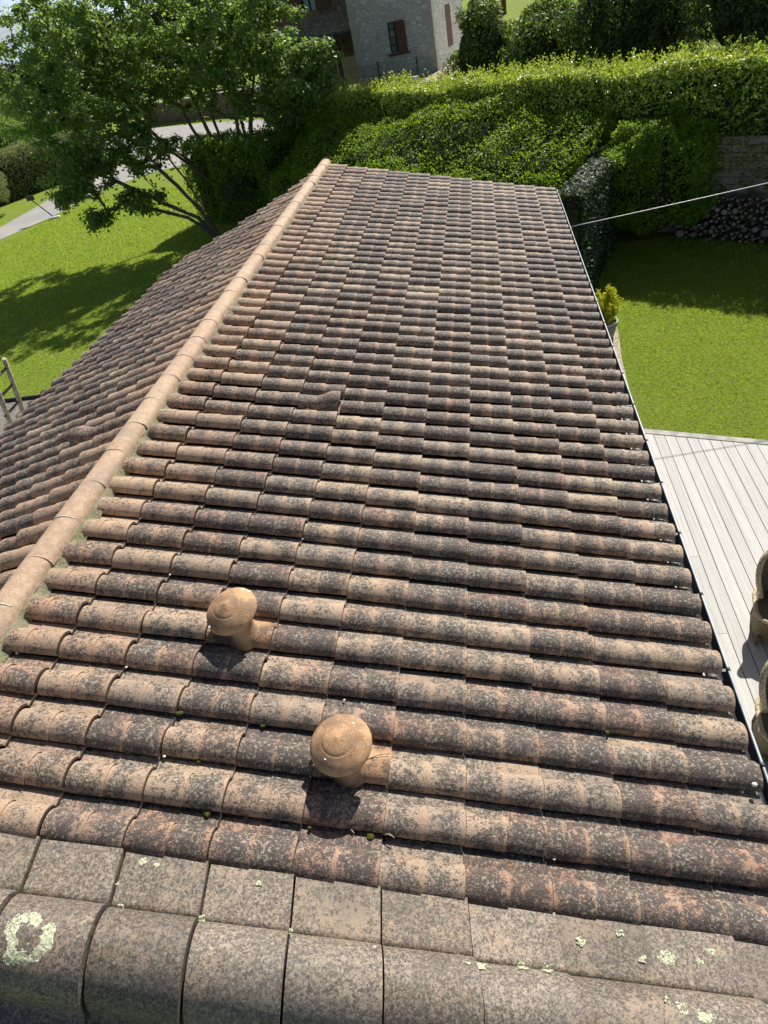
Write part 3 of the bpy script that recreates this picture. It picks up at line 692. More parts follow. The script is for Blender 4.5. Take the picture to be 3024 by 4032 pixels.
def hedge(name, label, cat, centre, rz, dims, n, leaf, mat, lump_sc=1.2, lump_h=.2, depth=.22, faces='flrt', shoots=0, shoot_mat='leaf_shoot', seed=0, group=None, core=True, asp=.5, warp=None, topmat=None, topfrac=.0, jit=.8):
    root = thing(name, label, cat, centre, group)
    ca, sa = math.cos(rz), math.sin(rz); Rm = np.array([[ca, sa, 0], [-sa, ca, 0], [0, 0, 1]]); C = np.array(centre)
    P, Nn = shell_points(n, dims, lump_sc, lump_h, depth, faces, seed)
    if warp: P = warp(P)
    V, F, T = leaves(P, Nn, np.full(n, leaf), asp, .25, jit)
    mesh_np('foliage', V @ Rm + C, F, mat, root, {'tone': T}, loc=centre)
    if topmat:
        k = int(n * topfrac); P, Nn = shell_points(k * 3, dims, lump_sc, lump_h, .06, 'ft', seed)
        w = (P[:, 2] / dims[2]) ** 3; m = RNG.uniform(0, 1, len(P)) < w; P = P[m] + Nn[m] * .03
        if warp: P = warp(P)
        V, F, T = leaves(P, Nn[m] + np.array([0, 0, .6]), np.full(len(P), leaf * 1.05), asp, .25, jit)
        mesh_np('young_growth', V @ Rm + C, F, topmat, root, {'tone': T}, loc=centre)
    if shoots:
        VV = []; FF = []; TT = []; off = 0
        sx = RNG.uniform(-.5, .5, shoots) * dims[0]; sy = RNG.uniform(-.5, .45, shoots) * dims[1]; P = []; Nn = []
        for x, y in zip(sx, sy):
            hh = RNG.uniform(.08, .38); ln = RNG.normal(0, .12, 2)
            for q in np.linspace(0, 1, int(5 + hh * 22)): P.append((x + ln[0] * q * hh + RNG.normal(0, .015), y + ln[1] * q * hh + RNG.normal(0, .015), dims[2] - .03 + q * hh)); Nn.append((RNG.normal(), RNG.normal(), .4))
        P = np.array(P); 
        if warp: P = warp(P)
        V, F, T = leaves(P, np.array(Nn), np.full(len(P), leaf * .85), asp * .85, .3, .4)
        mesh_np('shoots', V @ Rm + C, F, shoot_mat, root, {'tone': T}, loc=centre)
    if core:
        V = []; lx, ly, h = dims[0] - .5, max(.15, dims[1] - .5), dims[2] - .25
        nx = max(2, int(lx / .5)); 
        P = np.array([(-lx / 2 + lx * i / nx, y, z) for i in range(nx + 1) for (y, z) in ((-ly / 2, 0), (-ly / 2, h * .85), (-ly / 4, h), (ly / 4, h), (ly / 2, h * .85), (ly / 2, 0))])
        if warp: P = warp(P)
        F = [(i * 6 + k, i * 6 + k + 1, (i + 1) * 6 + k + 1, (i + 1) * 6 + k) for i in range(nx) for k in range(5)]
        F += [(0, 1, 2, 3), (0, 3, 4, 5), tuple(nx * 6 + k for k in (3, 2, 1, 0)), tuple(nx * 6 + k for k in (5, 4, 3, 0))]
        mesh_np('shade_core', P @ Rm + C, F, 'core', root, loc=centre)  # solid see-through stop, coloured as the shade between the leaves
    return root
def blob(name, label, cat, centre, rad, n, leaf, mat, lump_h=.18, lump_sc=1.4, depth=.3, seed=0, group=None, asp=.5, flat=0., stems=True, jit=.8, core=True, mat2=None, f2=0.):
    root = thing(name, label, cat, centre, group); C = np.array(centre)
    d = RNG.normal(0, 1, (n, 3)); d /= np.linalg.norm(d, axis=1)[:, None]; d[:, 2] = np.where(d[:, 2] < -.55, -d[:, 2], d[:, 2])
    if flat: d = np.sign(d) * np.abs(d) ** (1 - flat)
    r = np.array(rad); lu = vnoise(d * r, lump_sc, seed) + .5 * vnoise(d * r, lump_sc * 2.7, seed + 4)
    k = 1 + lump_h * lu / max(rad) * 2 - RNG.uniform(0, 1, n) ** 1.7 * depth / max(rad)
    P = d * r * k[:, None]; P[:, 2] += r[2]; P[:, 2] = np.maximum(P[:, 2], .02)
    for nm, mt, m in (('foliage', mat, RNG.uniform(0, 1, n) >= f2), ('young_growth', mat2, None)):
        if mt is None: continue
        if m is None: m = ~keep
        else: keep = m
        if m.sum() == 0: continue
        V, F, T = leaves(P[m], d[m], np.full(m.sum(), leaf), asp, .25, jit); mesh_np(nm, V + C, F, mt, root, {'tone': T}, loc=centre)
    if core:
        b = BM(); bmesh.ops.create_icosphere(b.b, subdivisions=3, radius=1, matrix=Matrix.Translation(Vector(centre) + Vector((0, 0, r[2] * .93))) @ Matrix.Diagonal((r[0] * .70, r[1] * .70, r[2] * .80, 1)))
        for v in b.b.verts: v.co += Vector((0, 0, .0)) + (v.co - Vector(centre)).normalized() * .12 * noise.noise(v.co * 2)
        b.build('shade_core', 'core', root, loc=centre)  # opaque dark lump painted as the shade within the shrub
    return root

# tall hedge on the terrace: follows the wall line
hz = math.atan2(-.75, 1)
hc = lambda t, off, z: (t, HY(t) - .6 * 0 + 0, z)
def on_line(x, off): # point on the hedge line shifted by off behind it
    return (x + .6 * off, HY(x) + .8 * off)
cx_, cy_ = on_line(3.6, .75)
def warp_long(P):
    Q = P.copy(); Q[:, 2] *= 1 + .035 * vnoise(np.stack([P[:, 0], P[:, 0] * 0, P[:, 0] * 0], 1), .5, 3.); Q[:, 1] -= .22 * np.clip((P[:, 2] - 2.2) / 1.2, 0, 1) * np.clip((P[:, 0] - 1) / 3, 0, 1); return Q
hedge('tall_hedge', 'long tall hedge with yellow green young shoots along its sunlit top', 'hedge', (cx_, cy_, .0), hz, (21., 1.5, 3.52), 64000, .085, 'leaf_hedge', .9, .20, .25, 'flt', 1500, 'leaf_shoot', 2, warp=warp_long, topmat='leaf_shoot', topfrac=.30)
cx_, cy_ = on_line(1.7, -1.35)
def warp_front(P):
    Q = P.copy(); f = np.clip(.5 - P[:, 1] / 3.0, 0, 1); Q[:, 2] *= 1 - .42 * f ** 1.3; Q[:, 2] *= 1 + .05 * vnoise(np.stack([P[:, 0], P[:, 1], P[:, 0] * 0], 1), .7, 5.); Q[:, 2] *= 1 - .12 * np.clip((P[:, 0] - 2) / 4, 0, 1); return Q
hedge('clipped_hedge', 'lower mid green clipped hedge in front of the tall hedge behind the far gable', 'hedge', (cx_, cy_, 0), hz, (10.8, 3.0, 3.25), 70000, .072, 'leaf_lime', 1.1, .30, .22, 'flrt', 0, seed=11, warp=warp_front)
cx_, cy_ = on_line(-5.6, -.9)
hedge('laurel_hedge', 'dark glossy laurel hedge in the shade right of the tree trunks', 'hedge', (cx_, cy_ - .3, 0), hz, (5.4, 2.0, 2.8), 22000, .11, 'leaf_hedge', 1.3, .25, .3, 'flrt', 0, seed=21)
blob('purple_shrub', 'dark purple leaved shrub between the clipped hedge and the ivy', 'shrub', (4.75, 17.05, 0), (.95, .75, 1.05), 9000, .055, 'leaf_red', .2, 2., .35, 5)
blob('round_bush', 'big rounded green bush on the shaded lawn beside the ivy wall', 'bush', (6.72, 16.35, 0), (1.28, 1.15, 1.36), 46000, .070, 'leaf_lime', .16, 1.5, .26, 8, flat=.34)
def ivy():
    root = thing('ivy_wall', 'dark ivy covered garden wall running from the gutter corner', 'ivy wall', (4.9, 14.1, 0))
    a, c = np.array([4.35, 12.45]), np.array([5.52, 15.95]); d = c - a; ln = np.linalg.norm(d); d = d / ln; nr = np.array([d[1], -d[0]])
    n = 16000; s = RNG.uniform(0, 1, n); f = RNG.uniform(0, 1, n); P = []; Nn = []
    for q, g in zip(s, f):
        top = 2.42 - .28 * q
        k = RNG.random()
        if k < .62: o = .24; z = g * top; nn = (*nr, .2)
        elif k < .85: o = RNG.uniform(-.24, .24); z = top; nn = (0, 0, 1)
        else: o = RNG.uniform(-.24, .24); z = g * top; q = 1; nn = (*d, .2)
        p = a + d * (q * ln) + nr * (o + RNG.normal(0, .03)); P.append((*p, z + RNG.normal(0, .03))); Nn.append(nn)
    V, F, T = leaves(np.array(P), np.array(Nn), np.full(n, .07), .8, .2, .45); mesh_np('ivy_leaves', V, F, 'leaf_ivy', root, {'tone': T}, loc=(4.9, 14.1, 0))
    b = BM(); m = (a + c) / 2; b.box((m[0], m[1], 1.06), (ln - .1, .34, 2.12), rz=math.atan2(d[1], d[0])); b.build('wall_core', 'core', root, loc=(4.9, 14.1, 0))
ivy()

# retaining wall of old sleepers, split-log stack in front
wall = thing('timber_retaining_wall', 'dark horizontal timber boards holding the bank behind the log pile', 'retaining wall', (9.2, HY(9.2) + .1, 0))
wz = hz; u_ = np.array([.8, -.6]); 
b = BM(); x0 = np.array([7.3, HY(7.3)])
z = 0.
for row in range(13):
    hgt = .165; k = -.5 - random.random()
    while k < 8:
        l_ = random.uniform(1.1, 2.2); c = x0 + u_ * (k + l_ / 2) + np.array([.6, .8]) * (.13 + random.gauss(0, .006)); b.box((c[0], c[1], z + hgt / 2), (l_ - .012, .12, hgt - .010), rz=wz, bevel=.008); k += l_
    z += hgt
b.build('boards', 'sleeper', wall, loc=(9.2, HY(9.2) + .1, 0))
b = BM()
c = x0 + u_ * 3.2 + np.array([.6, .8]) * .29; b.box((c[0], c[1], 1.06), (8.4, .16, 2.12), rz=wz); b.build('bank_face', 'core', wall, loc=(9.2, HY(9.2) + .1, 0))
def logs():
    placed = []; tries = 0
    while len(placed) < 290 and tries < 60000:
        tries += 1
        r = random.choice([random.uniform(.028, .05)] * 3 + [random.uniform(.05, .085)] * 2 + [random.uniform(.085, .125)] * (1 if tries < 20000 else 0) + [.03])
        t, z = random.uniform(-.15, 4.6), random.uniform(r, 1.02 - r * .6)
        if all((t - a) ** 2 + (z - c) ** 2 > (r + q) ** 2 * .95 for a, c, q in placed): placed.append((t, z, r))
    return placed
LL = logs(); LL.sort(key=lambda a: -a[2])
# a handful of distinctive labels, the rest are indistinguishable log ends
proto = None
def make_log(t, z, r):
    c0 = x0 + u_ * (t + .25) - np.array([.6, .8]) * (.30 + random.gauss(0, .03)); dirv = Vector((.6, .8, 0))
    base = Vector((c0[0], c0[1], z)); b = BM(); seg = 13; u3 = Vector((u_[0], u_[1], 0)); el = random.uniform(.78, 1.); an = random.random() * 3
    rings = []
    off = [1 + random.gauss(0, .05) for _ in range(seg)]
    for q in (0, .36):
        rings.append([b.b.verts.new(base + dirv * q + (u3 * math.cos(th + an) * r + Vector((0, 0, 1)) * math.sin(th + an) * r * el) * off[k]) for k, th in enumerate([2 * math.pi * k / seg for k in range(seg)])])
    for k in range(seg): b.b.faces.new((rings[0][k], rings[1][k], rings[1][(k + 1) % seg], rings[0][(k + 1) % seg]))
    b.b.faces.new(rings[1])
    o = b.build('log', 'log_bark', None, loc=base)
    tag(o, 'thick log end in the dark log stack below the timber boards' if r > .085 else 'medium log end in the dark log stack below the timber boards' if r > .05 else 'thin log end wedged in the dark log stack below the timber boards', 'log', 'logs stacked below the timber wall')
    b = BM(); cv = b.b.verts.new(base - dirv * .004); vs = [b.b.verts.new(base - dirv * .002 + (u3 * math.cos(th + an) * r + Vector((0, 0, 1)) * math.sin(th + an) * r * el) * off[k] * .9) for k, th in enumerate([2 * math.pi * k / seg for k in range(seg)])]
    for k in range(seg): b.b.faces.new((cv, vs[k], vs[(k + 1) % seg]))
    e = b.build('cut_face', 'log_end', o, loc=base); setattr_f(e.data, 'tone', np.full(len(e.data.vertices), random.random() ** 1.4))
for q in LL: make_log(*q)

# cable from the gutter across the garden, to a post beyond the frame
pa = Vector((4.02, 9.52, 2.79)); pb = Vector((9.86, 10.45, 2.915))
pts = [pa.lerp(pb, k / 24) - Vector((0, 0, .02 * math.sin(math.pi * k / 24))) for k in range(25)]
tag(BM().tube(pts, .0065, 8).build('cable', 'rope', None, loc=pa), 'taut pale washing line stretched from the gutter across the garden', 'cable')
tag(BM().tube([(9.9, 10.45, -.1), (9.9, 10.45, 3.0)], .045, 12).build('line_post', 'wood_grey', None, loc=(9.9, 10.45, 0)), 'wooden post holding the far end of the washing line', 'post')

# potted golden shrub
pp = thing('potted_plant', 'golden leaved shrub growing in a round grey pot beside the gutter', 'potted plant', (4.93, 11.25, 0))
BM().lathe([(0, .012), (.13, .012), (.15, .06), (.19, .26), (.205, .345), (.185, .345), (.175, .29), (0, .29)], (4.93, 11.25, 0), 36).build('pot', 'pot', pp, loc=(4.93, 11.25, 0))
BM().lathe([(.183, .335), (.183, .362), (.21, .366), (.215, .352), (.208, .33)], (4.93, 11.25, 0), 36).build('pot_rim', 'pot_rim', pp, loc=(4.93, 11.25, 0))
BM().lathe([(0, .315), (.10, .312), (.182, .30)], (4.93, 11.25, 0), 30).build('soil', 'soil', pp, loc=(4.93, 11.25, 0))
def plant():
    P = []; Nn = []; b = BM(); c0 = Vector((4.93, 11.25, .3))
    for i in range(46):
        th = random.uniform(0, 6.28); rr = random.uniform(.02, .34); hh = random.uniform(.25, .84) * (1 - rr * .9) + (.12 if i == 0 else 0)
        e = c0 + Vector((math.cos(th) * rr, math.sin(th) * rr, hh)); m = c0.lerp(e, .5) + Vector((math.cos(th) * rr * .25, math.sin(th) * rr * .25, 0)); b.tube([c0, m, e], [.006, .004, .002], 5)
        for q in np.linspace(.3, 1, 34):
            p = (c0 * (1 - q) ** 2 + m * 2 * q * (1 - q) + e * q * q); 
            for _ in range(3): P.append(tuple(p + Vector((random.gauss(0, .022), random.gauss(0, .022), random.gauss(0, .02))))); Nn.append((random.gauss(0, 1), random.gauss(0, 1), .8))
    b.build('stems', 'bark', pp, loc=(4.93, 11.25, 0)); P = np.array(P); V, F, T = leaves(P, np.array(Nn), np.full(len(P), .058), .5, .3, .6)
    mesh_np('foliage', V, F, 'leaf_gold', pp, {'tone': T}, loc=(4.93, 11.25, 0))
plant()

# deck
dk = thing('wooden_deck', 'pale grooved timber deck with narrow dark gaps beside the house', 'deck', (7, 3, 0))
def deck():
    V = []; F = []; T = []; zt = .06; edge = lambda x: 7.76 - .365 * (x - 5.01)
    k0 = -8
    for k in range(k0, 52):
        xa = 5.11 + .147 * k + .0045; xb = xa + .147 - .009
        if xa < 3.85: continue
        ya = -6.; 
        cuts = [ya] + sorted(random.uniform(-5, 6.8) for _ in range(random.choice((0, 1, 1, 2)))) + [None]
        for c, (s0, s1) in enumerate(zip(cuts, cuts[1:])):
            t = random.random(); b = len(V)
            e0 = (s0 + .002, s0 + .002); e1 = (edge(xa) - .004, edge(xb) - .004) if s1 is None else (s1 - .002, s1 - .002)
            zz = zt + random.gauss(0, .0008)
            for z in (zz - .028, zz): V += [(xa, e0[0], z), (xb, e0[1], z), (xb, e1[1], z), (xa, e1[0], z)]
            F += [(b + 4, b + 5, b + 6, b + 7), (b, b + 1, b + 5, b + 4), (b + 1, b + 2, b + 6, b + 5), (b + 2, b + 3, b + 7, b + 6), (b + 3, b, b + 4, b + 7)]; T += [t] * 8
    mesh_np('boards', V, F, 'deck', dk, {'tone': T})
    b = BM(); L0 = 12.8 - 3.85; ang = math.atan2(-.365, 1); x_ = (3.85 + 12.8) / 2
    b.box((x_ + .05, edge(x_) + .062, zt - .03), (L0 / math.cos(ang), .115, .065), rz=ang, bevel=.004); b.build('edge_board', 'deck_edge', dk)
    b = BM(); b.prism([(3.86, -6), (12.8, -6), (12.8, edge(12.8) - .02), (3.86, edge(3.86) - .02)], .0145, .022); b.build('deck_gap_shade', 'dark', dk)  # thin dark slab under the boards, its colour is the gaps' shade
deck()

# rattan armchairs
def chair(name, label, loc, rz):
    root = thing(name, label, 'chair', loc, 'rattan armchairs on the deck')
    rm = Matrix.Translation(loc) @ Matrix.Rotation(rz, 4, 'Z')
    # fan shaped back shell round the rear (+y) of a woven drum seat
    V = []; F = []; ns, nh = 37, 14; rim = []
    for i in range(ns):
        k = -1 + 2 * i / (ns - 1); th = R(88) * k; top = .44 + .49 * max(0, 1 - abs(k) ** 2.6) ** .5
        for j in range(nh):
            q = j / (nh - 1); z = .40 + (top - .40) * q; rr = .225 + .085 * math.sin(min(1, (z - .40) / .42) * math.pi / 2) 
            V.append(tuple(rm @ Vector((math.sin(th) * rr, .02 + math.cos(th) * rr * .9 + .10 * (z - .4), z))))
        rim.append(Vector(V[-1]))
    for i in range(ns - 1):
        for j in range(nh - 1): p = i * nh + j; F.append((p, p + nh, p + nh + 1, p + 1))
    o = mesh_np('backrest', V, F, 'wicker', root, smooth=True, loc=loc); m = o.modifiers.new('thick', 'SOLIDIFY'); m.thickness = .016
    BM().tube(rim, .027, 12).build('top_rail', 'braid', root, loc=loc)
    sq = lambda t, k: Vector((math.copysign(abs(math.sin(t)) ** .6, math.sin(t)) * k, math.copysign(abs(math.cos(t)) ** .6, math.cos(t)) * k * .95, 0))
    V = []; F = []; m_ = 40
    for z, k in ((.05, .27), (.15, .262), (.28, .27), (.385, .292), (.40, .28), (.395, .0)):
        for a in range(m_): V.append(tuple(rm @ (sq(2 * math.pi * a / m_, k) + Vector((0, -.02, z)))))
    for r_ in range(5):
        for a in range(m_): F.append((r_ * m_ + a, r_ * m_ + (a + 1) % m_, (r_ + 1) * m_ + (a + 1) % m_, (r_ + 1) * m_ + a))
    mesh_np('seat', V, F, 'wicker', root, smooth=True, loc=loc)
    b = BM(); b.tube([rm @ (sq(2 * math.pi * a / m_, .292) + Vector((0, -.02, .40))) for a in range(m_ + 1)], .020, 8, False)
    b.build('seat_rail', 'braid', root, loc=loc)
    for sx in (-1, 1):
        for sy in (-1, 1):
            BM().tube([rm @ Vector((sx * .225, -.02 + sy * .215, .12)), rm @ Vector((sx * .235, -.02 + sy * .225, .0))], [.022, .018], 10).build('leg', 'wicker', root, loc=loc)
    return root
ch1 = chair('rattan_armchair', 'woven rattan armchair at the deck edge, farther of the two', (5.62, 3.86, .062), R(-12))
ch2 = chair('rattan_armchair', 'nearer woven rattan armchair with a small white tag', (5.245, 2.52, .062), R(-8))
b = BM(); b.box((4.957, 2.49, .36), (.006, .03, .055), rz=R(-8)); b.build('tag_label', 'white_paint', ch2, loc=(4.957, 2.49, .36))

# ladder of peeled poles by the left lawn
lad = thing('pole_ladder', 'rustic pale pole ladder with grey rungs standing on gravel at the left', 'ladder', (-7.41, 9.7, 0))
A0, A1 = Vector((-7.41, 9.91, 0)), Vector((-6.44, 9.38, 2.02)); dB = Vector((.045, -.53, 0))
for q in (Vector((0, 0, 0)), dB):
    BM().tube([A0 + q, (A0 + A1) / 2 + q + Vector((.01, .01, 0)), A1 + q], [.05, .046, .04], 12).build('pole', 'wood_pale', lad, loc=(-7.41, 9.7, 0))
for t in (.25, .48, .70, .90):
    p = A0.lerp(A1, t); BM().tube([p - dB * .12, p + dB * 1.12], .026, 10).build('rung', 'wood_grey', lad, loc=(-7.41, 9.7, 0))
tag(BM().box((-12, 11.68, .04), (9, .03, .09)).build('lawn_edging', 'black_plastic', None, loc=(-8, 11.68, 0)), 'low black edging strip between the gravel and the left lawn', 'edging')
tag(BM().box((-7.85, 26.3, .03), (.75, .42, .07), rz=.25, bevel=.01).build('stone_slab', 'flat_stone', None, loc=(-7.85, 26.3, 0)), 'pale flat stone slab in the grass beside the tree base', 'slab')

# short marker post by the road
mk = thing('marker_post', 'thin leaning dark marker post on a white stone at the road edge', 'post', (-19.0, 31.7, 0))
BM().tube([(-19.0, 31.7, 0), (-19.75, 31.6, 1.05)], .028, 8).build('pole', 'beam', mk, loc=(-19, 31.7, 0))
BM().box((-19.75, 31.6, 1.1), (.4, .05, .22), rz=.2, bevel=.01).build('panel', 'beam', mk, loc=(-19, 31.7, 0))
BM().box((-18.95, 31.65, .04), (.5, .22, .10), rz=.2, bevel=.03).build('foot_stone', 'white_paint', mk, loc=(-19, 31.7, 0))

# ------------------------------------------------------------------ trees
def make_tree(name, label, stems, crown, nclu, leaf, nleaf, mat='leaf_tree', seed=1, clu_r=.5, shell=.62, r0=.12, droop=.7, cat='tree'):
    """stems: list of polylines from the ground; crown: list of (centre, radii, weight)"""
    rnd = random.Random(seed); base = Vector(stems[0][0]); root = thing(name, label, cat, tuple(base))
    nodes = []; par = []
    tips = []
    for st in stems:
        prev = -1
        for a, c in zip(st, st[1:]):
            a, c = Vector(a), Vector(c); k = max(2, int((c - a).length / .35))
            for i in range(k + 1):
                if i == 0 and prev >= 0: continue
                p = a.lerp(c, i / k) + (Vector((rnd.gauss(0, .02), rnd.gauss(0, .02), 0)) if i else Vector())
                nodes.append(p); par.append(prev); prev = len(nodes) - 1
    pts = []
    wsum = sum(w for _, _, w in crown)
    for c, r, w in crown:
        for _ in range(int(nclu * w / wsum)):
            d = Vector((rnd.gauss(0, 1), rnd.gauss(0, 1), rnd.gauss(0, 1))).normalized()
            k = rnd.uniform(shell, 1) if rnd.random() < .8 else rnd.uniform(.25, shell)
            pts.append(Vector(c) + Vector((d.x * r[0], d.y * r[1], d.z * r[2])) * k)
    pts.sort(key=lambda p: (p - base).length)
    for p in pts:
        # attach to the node that gives a short branch growing outward from the base
        arr = np.array([tuple(q) for q in nodes]); dv = np.array(tuple(p)) - arr; dist = np.linalg.norm(dv, axis=1)
        back = np.linalg.norm(arr - np.array(tuple(base)), axis=1); cost = dist + .28 * back + np.where(dv[:, 2] < -.2, (-dv[:, 2]) * 1.2, 0) + np.where(arr[:, 2] < .7, 3, 0)
        j = int(cost.argmin()); a = nodes[j]; k = max(2, int((p - a).length / .35)); prev = j
        perp = Vector((rnd.gauss(0, 1), rnd.gauss(0, 1), rnd.gauss(0, .4))) * .07 * (p - a).length
        for i in range(1, k + 1):
            t = i / k; q = a.lerp(p, t) + perp * math.sin(math.pi * t) - Vector((0, 0, .10 * (p - a).length * math.sin(math.pi * t)))
            nodes.append(q); par.append(prev); prev = len(nodes) - 1
        tips.append(prev)
    load = [0.] * len(nodes)
    kids = [[] for _ in nodes]
    for i, q in enumerate(par):
        if q >= 0: kids[q].append(i)
    order = list(range(len(nodes)))[::-1]
    for i in order:
        load[i] = max(load[i], 0) + (1 if not kids[i] else 0)
        if par[i] >= 0: load[par[i]] += load[i]
    tot = max(load); rad = [max(.007, r0 * (l / tot) ** .46) for l in load]
    b = BM()
    seen = set()
    starts = [i for i in range(len(nodes)) if par[i] < 0]
    stack = [(s_, None) for s_ in starts]
    while stack:
        i, frm = stack.pop(); chain = ([frm] if frm is not None else []) + [i]
        while kids[chain[-1]]:
            ks = sorted(kids[chain[-1]], key=lambda c: -load[c]); 
            for o_ in ks[1:]: stack.append((o_, chain[-1]))
            chain.append(ks[0])
        if len(chain) > 1:
            rs = [rad[c] for c in chain]
            if frm is not None: rs[0] = rs[1]
            b.tube([nodes[c] for c in chain], rs, 7 if max(rs) > .03 else 4, cap=False)
    b.build('trunk', 'bark', root, loc=tuple(base))
    P = []; Nn = []
    for t in tips:
        c = np.array(tuple(nodes[t])); m = int(nleaf * rnd.uniform(.6, 1.4)); rr = clu_r * rnd.uniform(.7, 1.25)
        d = RNG.normal(0, 1, (m, 3)); d /= np.linalg.norm(d, axis=1)[:, None]; k = RNG.uniform(0, 1, m)[:, None] ** .5
        q = d * k * rr; q[:, 2] *= .55; P.append(c + q); nn = d * .5; nn[:, 2] += .9; Nn.append(nn)
        # leaves strung back along the twig
        a = t
        for _ in range(3):
            if par[a] < 0: break
            a = par[a]; m2 = nleaf // 9; P.append(np.array(tuple(nodes[a])) + RNG.normal(0, rr * .3, (m2, 3))); Nn.append(np.tile([0, 0, 1.], (m2, 1)))
    P = np.concatenate(P); Nn = np.concatenate(Nn); V, F, T = leaves(P, Nn, np.full(len(P), leaf), .82, .35, .55, droop)
    mesh_np('crown', V, F, mat, root, {'tone': T}, loc=tuple(base))
    return root
make_tree('broadleaf_tree', 'multi stemmed tree with a wide dark green crown on the left lawn', [
    [(-7.05, 25.6, 0), (-7.3, 25.3, 1.0), (-8.6, 24.6, 3.0), (-9.8, 24.2, 5.0)],
    [(-7.0, 25.5, 0), (-7.15, 25.3, 1.2), (-7.5, 24.9, 3.3), (-8.0, 24.6, 5.4)],
    [(-6.5, 25.5, 0), (-6.6, 25.3, 1.4), (-6.7, 25.0, 3.4), (-6.9, 24.8, 5.8)],
    [(-6.3, 25.6, 0), (-5.9, 25.2, 1.5), (-5.2, 24.7, 3.4), (-4.4, 24.4, 5.0)],
    [(-7.1, 25.7, 0), (-7.5, 25.6, 1.4), (-8.9, 25.3, 2.9), (-10.6, 25.0, 4.4)],
    [(-6.75, 25.6, 0), (-6.95, 25.5, 1.5), (-7.2, 25.4, 3.2), (-7.6, 25.6, 5.2)],
    [(-6.4, 25.4, 0), (-6.2, 25.1, 1.3), (-5.8, 24.6, 3.0), (-5.3, 24.2, 4.6)],
    [(-6.2, 25.8, 0), (-6.1, 25.8, 1.6), (-5.9, 25.8, 3.6), (-5.8, 26.0, 6)]],
    [((-7.2, 24.6, 6.9), (4.8, 3.4, 2.3), 5), ((-10.9, 24.6, 6.0), (3.6, 2.9, 1.9), 4), ((-4.4, 24.0, 5.6), (2.5, 2.2, 1.6), 2.2), ((-2.3, 23.7, 4.7), (.9, .9, .45), .35), ((-2.5, 23.4, 3.95), (1.2, 1.0, .42), .6), ((-6.0, 24.5, 4.7), (2.8, 2.2, .9), 1.3), ((-4.0, 23.8, 3.6), (1.2, 1., .6), .5)],
    640, .125, 78, seed=3, clu_r=.36, r0=.085)
make_tree('broadleaf_tree', 'low leaning tree at the roof edge whose left crown hangs over the lawn', [
    [(-7.25, 23.2, -.02), (-7.7, 23.0, .8), (-9.2, 22.4, 2.1), (-10.6, 21.9, 3.3)],
    [(-7.2, 23.25, -.02), (-7.5, 23.1, 1.0), (-8.3, 22.7, 2.6), (-9.1, 22.4, 4.4)],
    [(-7.3, 23.15, -.02), (-7.9, 22.8, .9), (-8.8, 22.2, 1.5), (-9.6, 21.8, 2.0)],
    [(-7.22, 23.2, -.02), (-7.35, 23.05, 1.2), (-7.7, 22.7, 2.6), (-8.1, 22.5, 3.8)]],
    [((-10.2, 22.6, 4.7), (2.5, 2.4, 1.6), 4), ((-10.4, 21.9, 3.1), (1.15, 1.3, .8), 1.3), ((-8.9, 21.9, 1.95), (.85, .7, .35), .6), ((-10.6, 21.4, 1.7), (.7, .5, .3), .4), ((-11.35, 21.7, 2.75), (.85, .9, .6), .7), ((-8.9, 22.6, 3.3), (1.6, 1.5, .7), 1.2)],
    270, .12, 72, seed=9, clu_r=.34, r0=.07)
blob('dark_shrub', 'dense dark shrub around the tree base beyond the far roof edge', 'shrub', (-5.5, 24.2, 0), (1.0, .9, 1.05), 9000, .10, 'leaf_dark', .25, 1.5, .4, 31)

# shrubs and trees beyond the hedge on the right
def brush(name, label, c, r, n, leaf, seed, mat='leaf_conifer', mat2='leaf_hedge', f2=.18, cat='tree', lh=.5):
    return blob(name, label, cat, (c[0], c[1], terr(c[0], c[1])), r, n, leaf, mat, lh, .9, .6, seed, None, .38, 0, jit=.9, mat2=mat2, f2=f2)
brush('overgrown_shrub', 'arching overgrown shrub with pale leaf tips right of the stone house', (3.05, 24.3), (1.15, 1.1, 1.22), 16000, .12, 41, f2=.35, cat='shrub')
brush('overgrown_shrub', 'lower spreading shrub between the arching shrub and the tall dark conifer', (4.85, 23.0), (1.35, 1.2, 1.08), 15000, .11, 43, f2=.3, cat='shrub')
brush('conifer_tree', 'tall dark feathery conifer behind the middle of the hedge', (7.1, 21.6), (1.7, 1.4, 1.45), 22000, .12, 45, f2=.2)
brush('conifer_tree', 'tall dark conifer at the top right behind the hedge', (9.8, 19.7), (1.8, 1.5, 1.6), 24000, .12, 47, f2=.1)
brush('conifer_tree', 'dark conifer cut by the right edge of the picture behind the hedge', (12.6, 17.9), (1.8, 1.5, 1.7), 18000, .12, 49, f2=.05)
tag(BM().tube([(4.45, 48, terr(4.45, 48) - .2), (4.45, 48, terr(4.45, 48) + 3)], .16, 10).build('brown_post', 'shutter', None, loc=(4.45, 48, terr(4.45, 48))), 'reddish brown post on the sunlit grass beyond the shrubs', 'post')

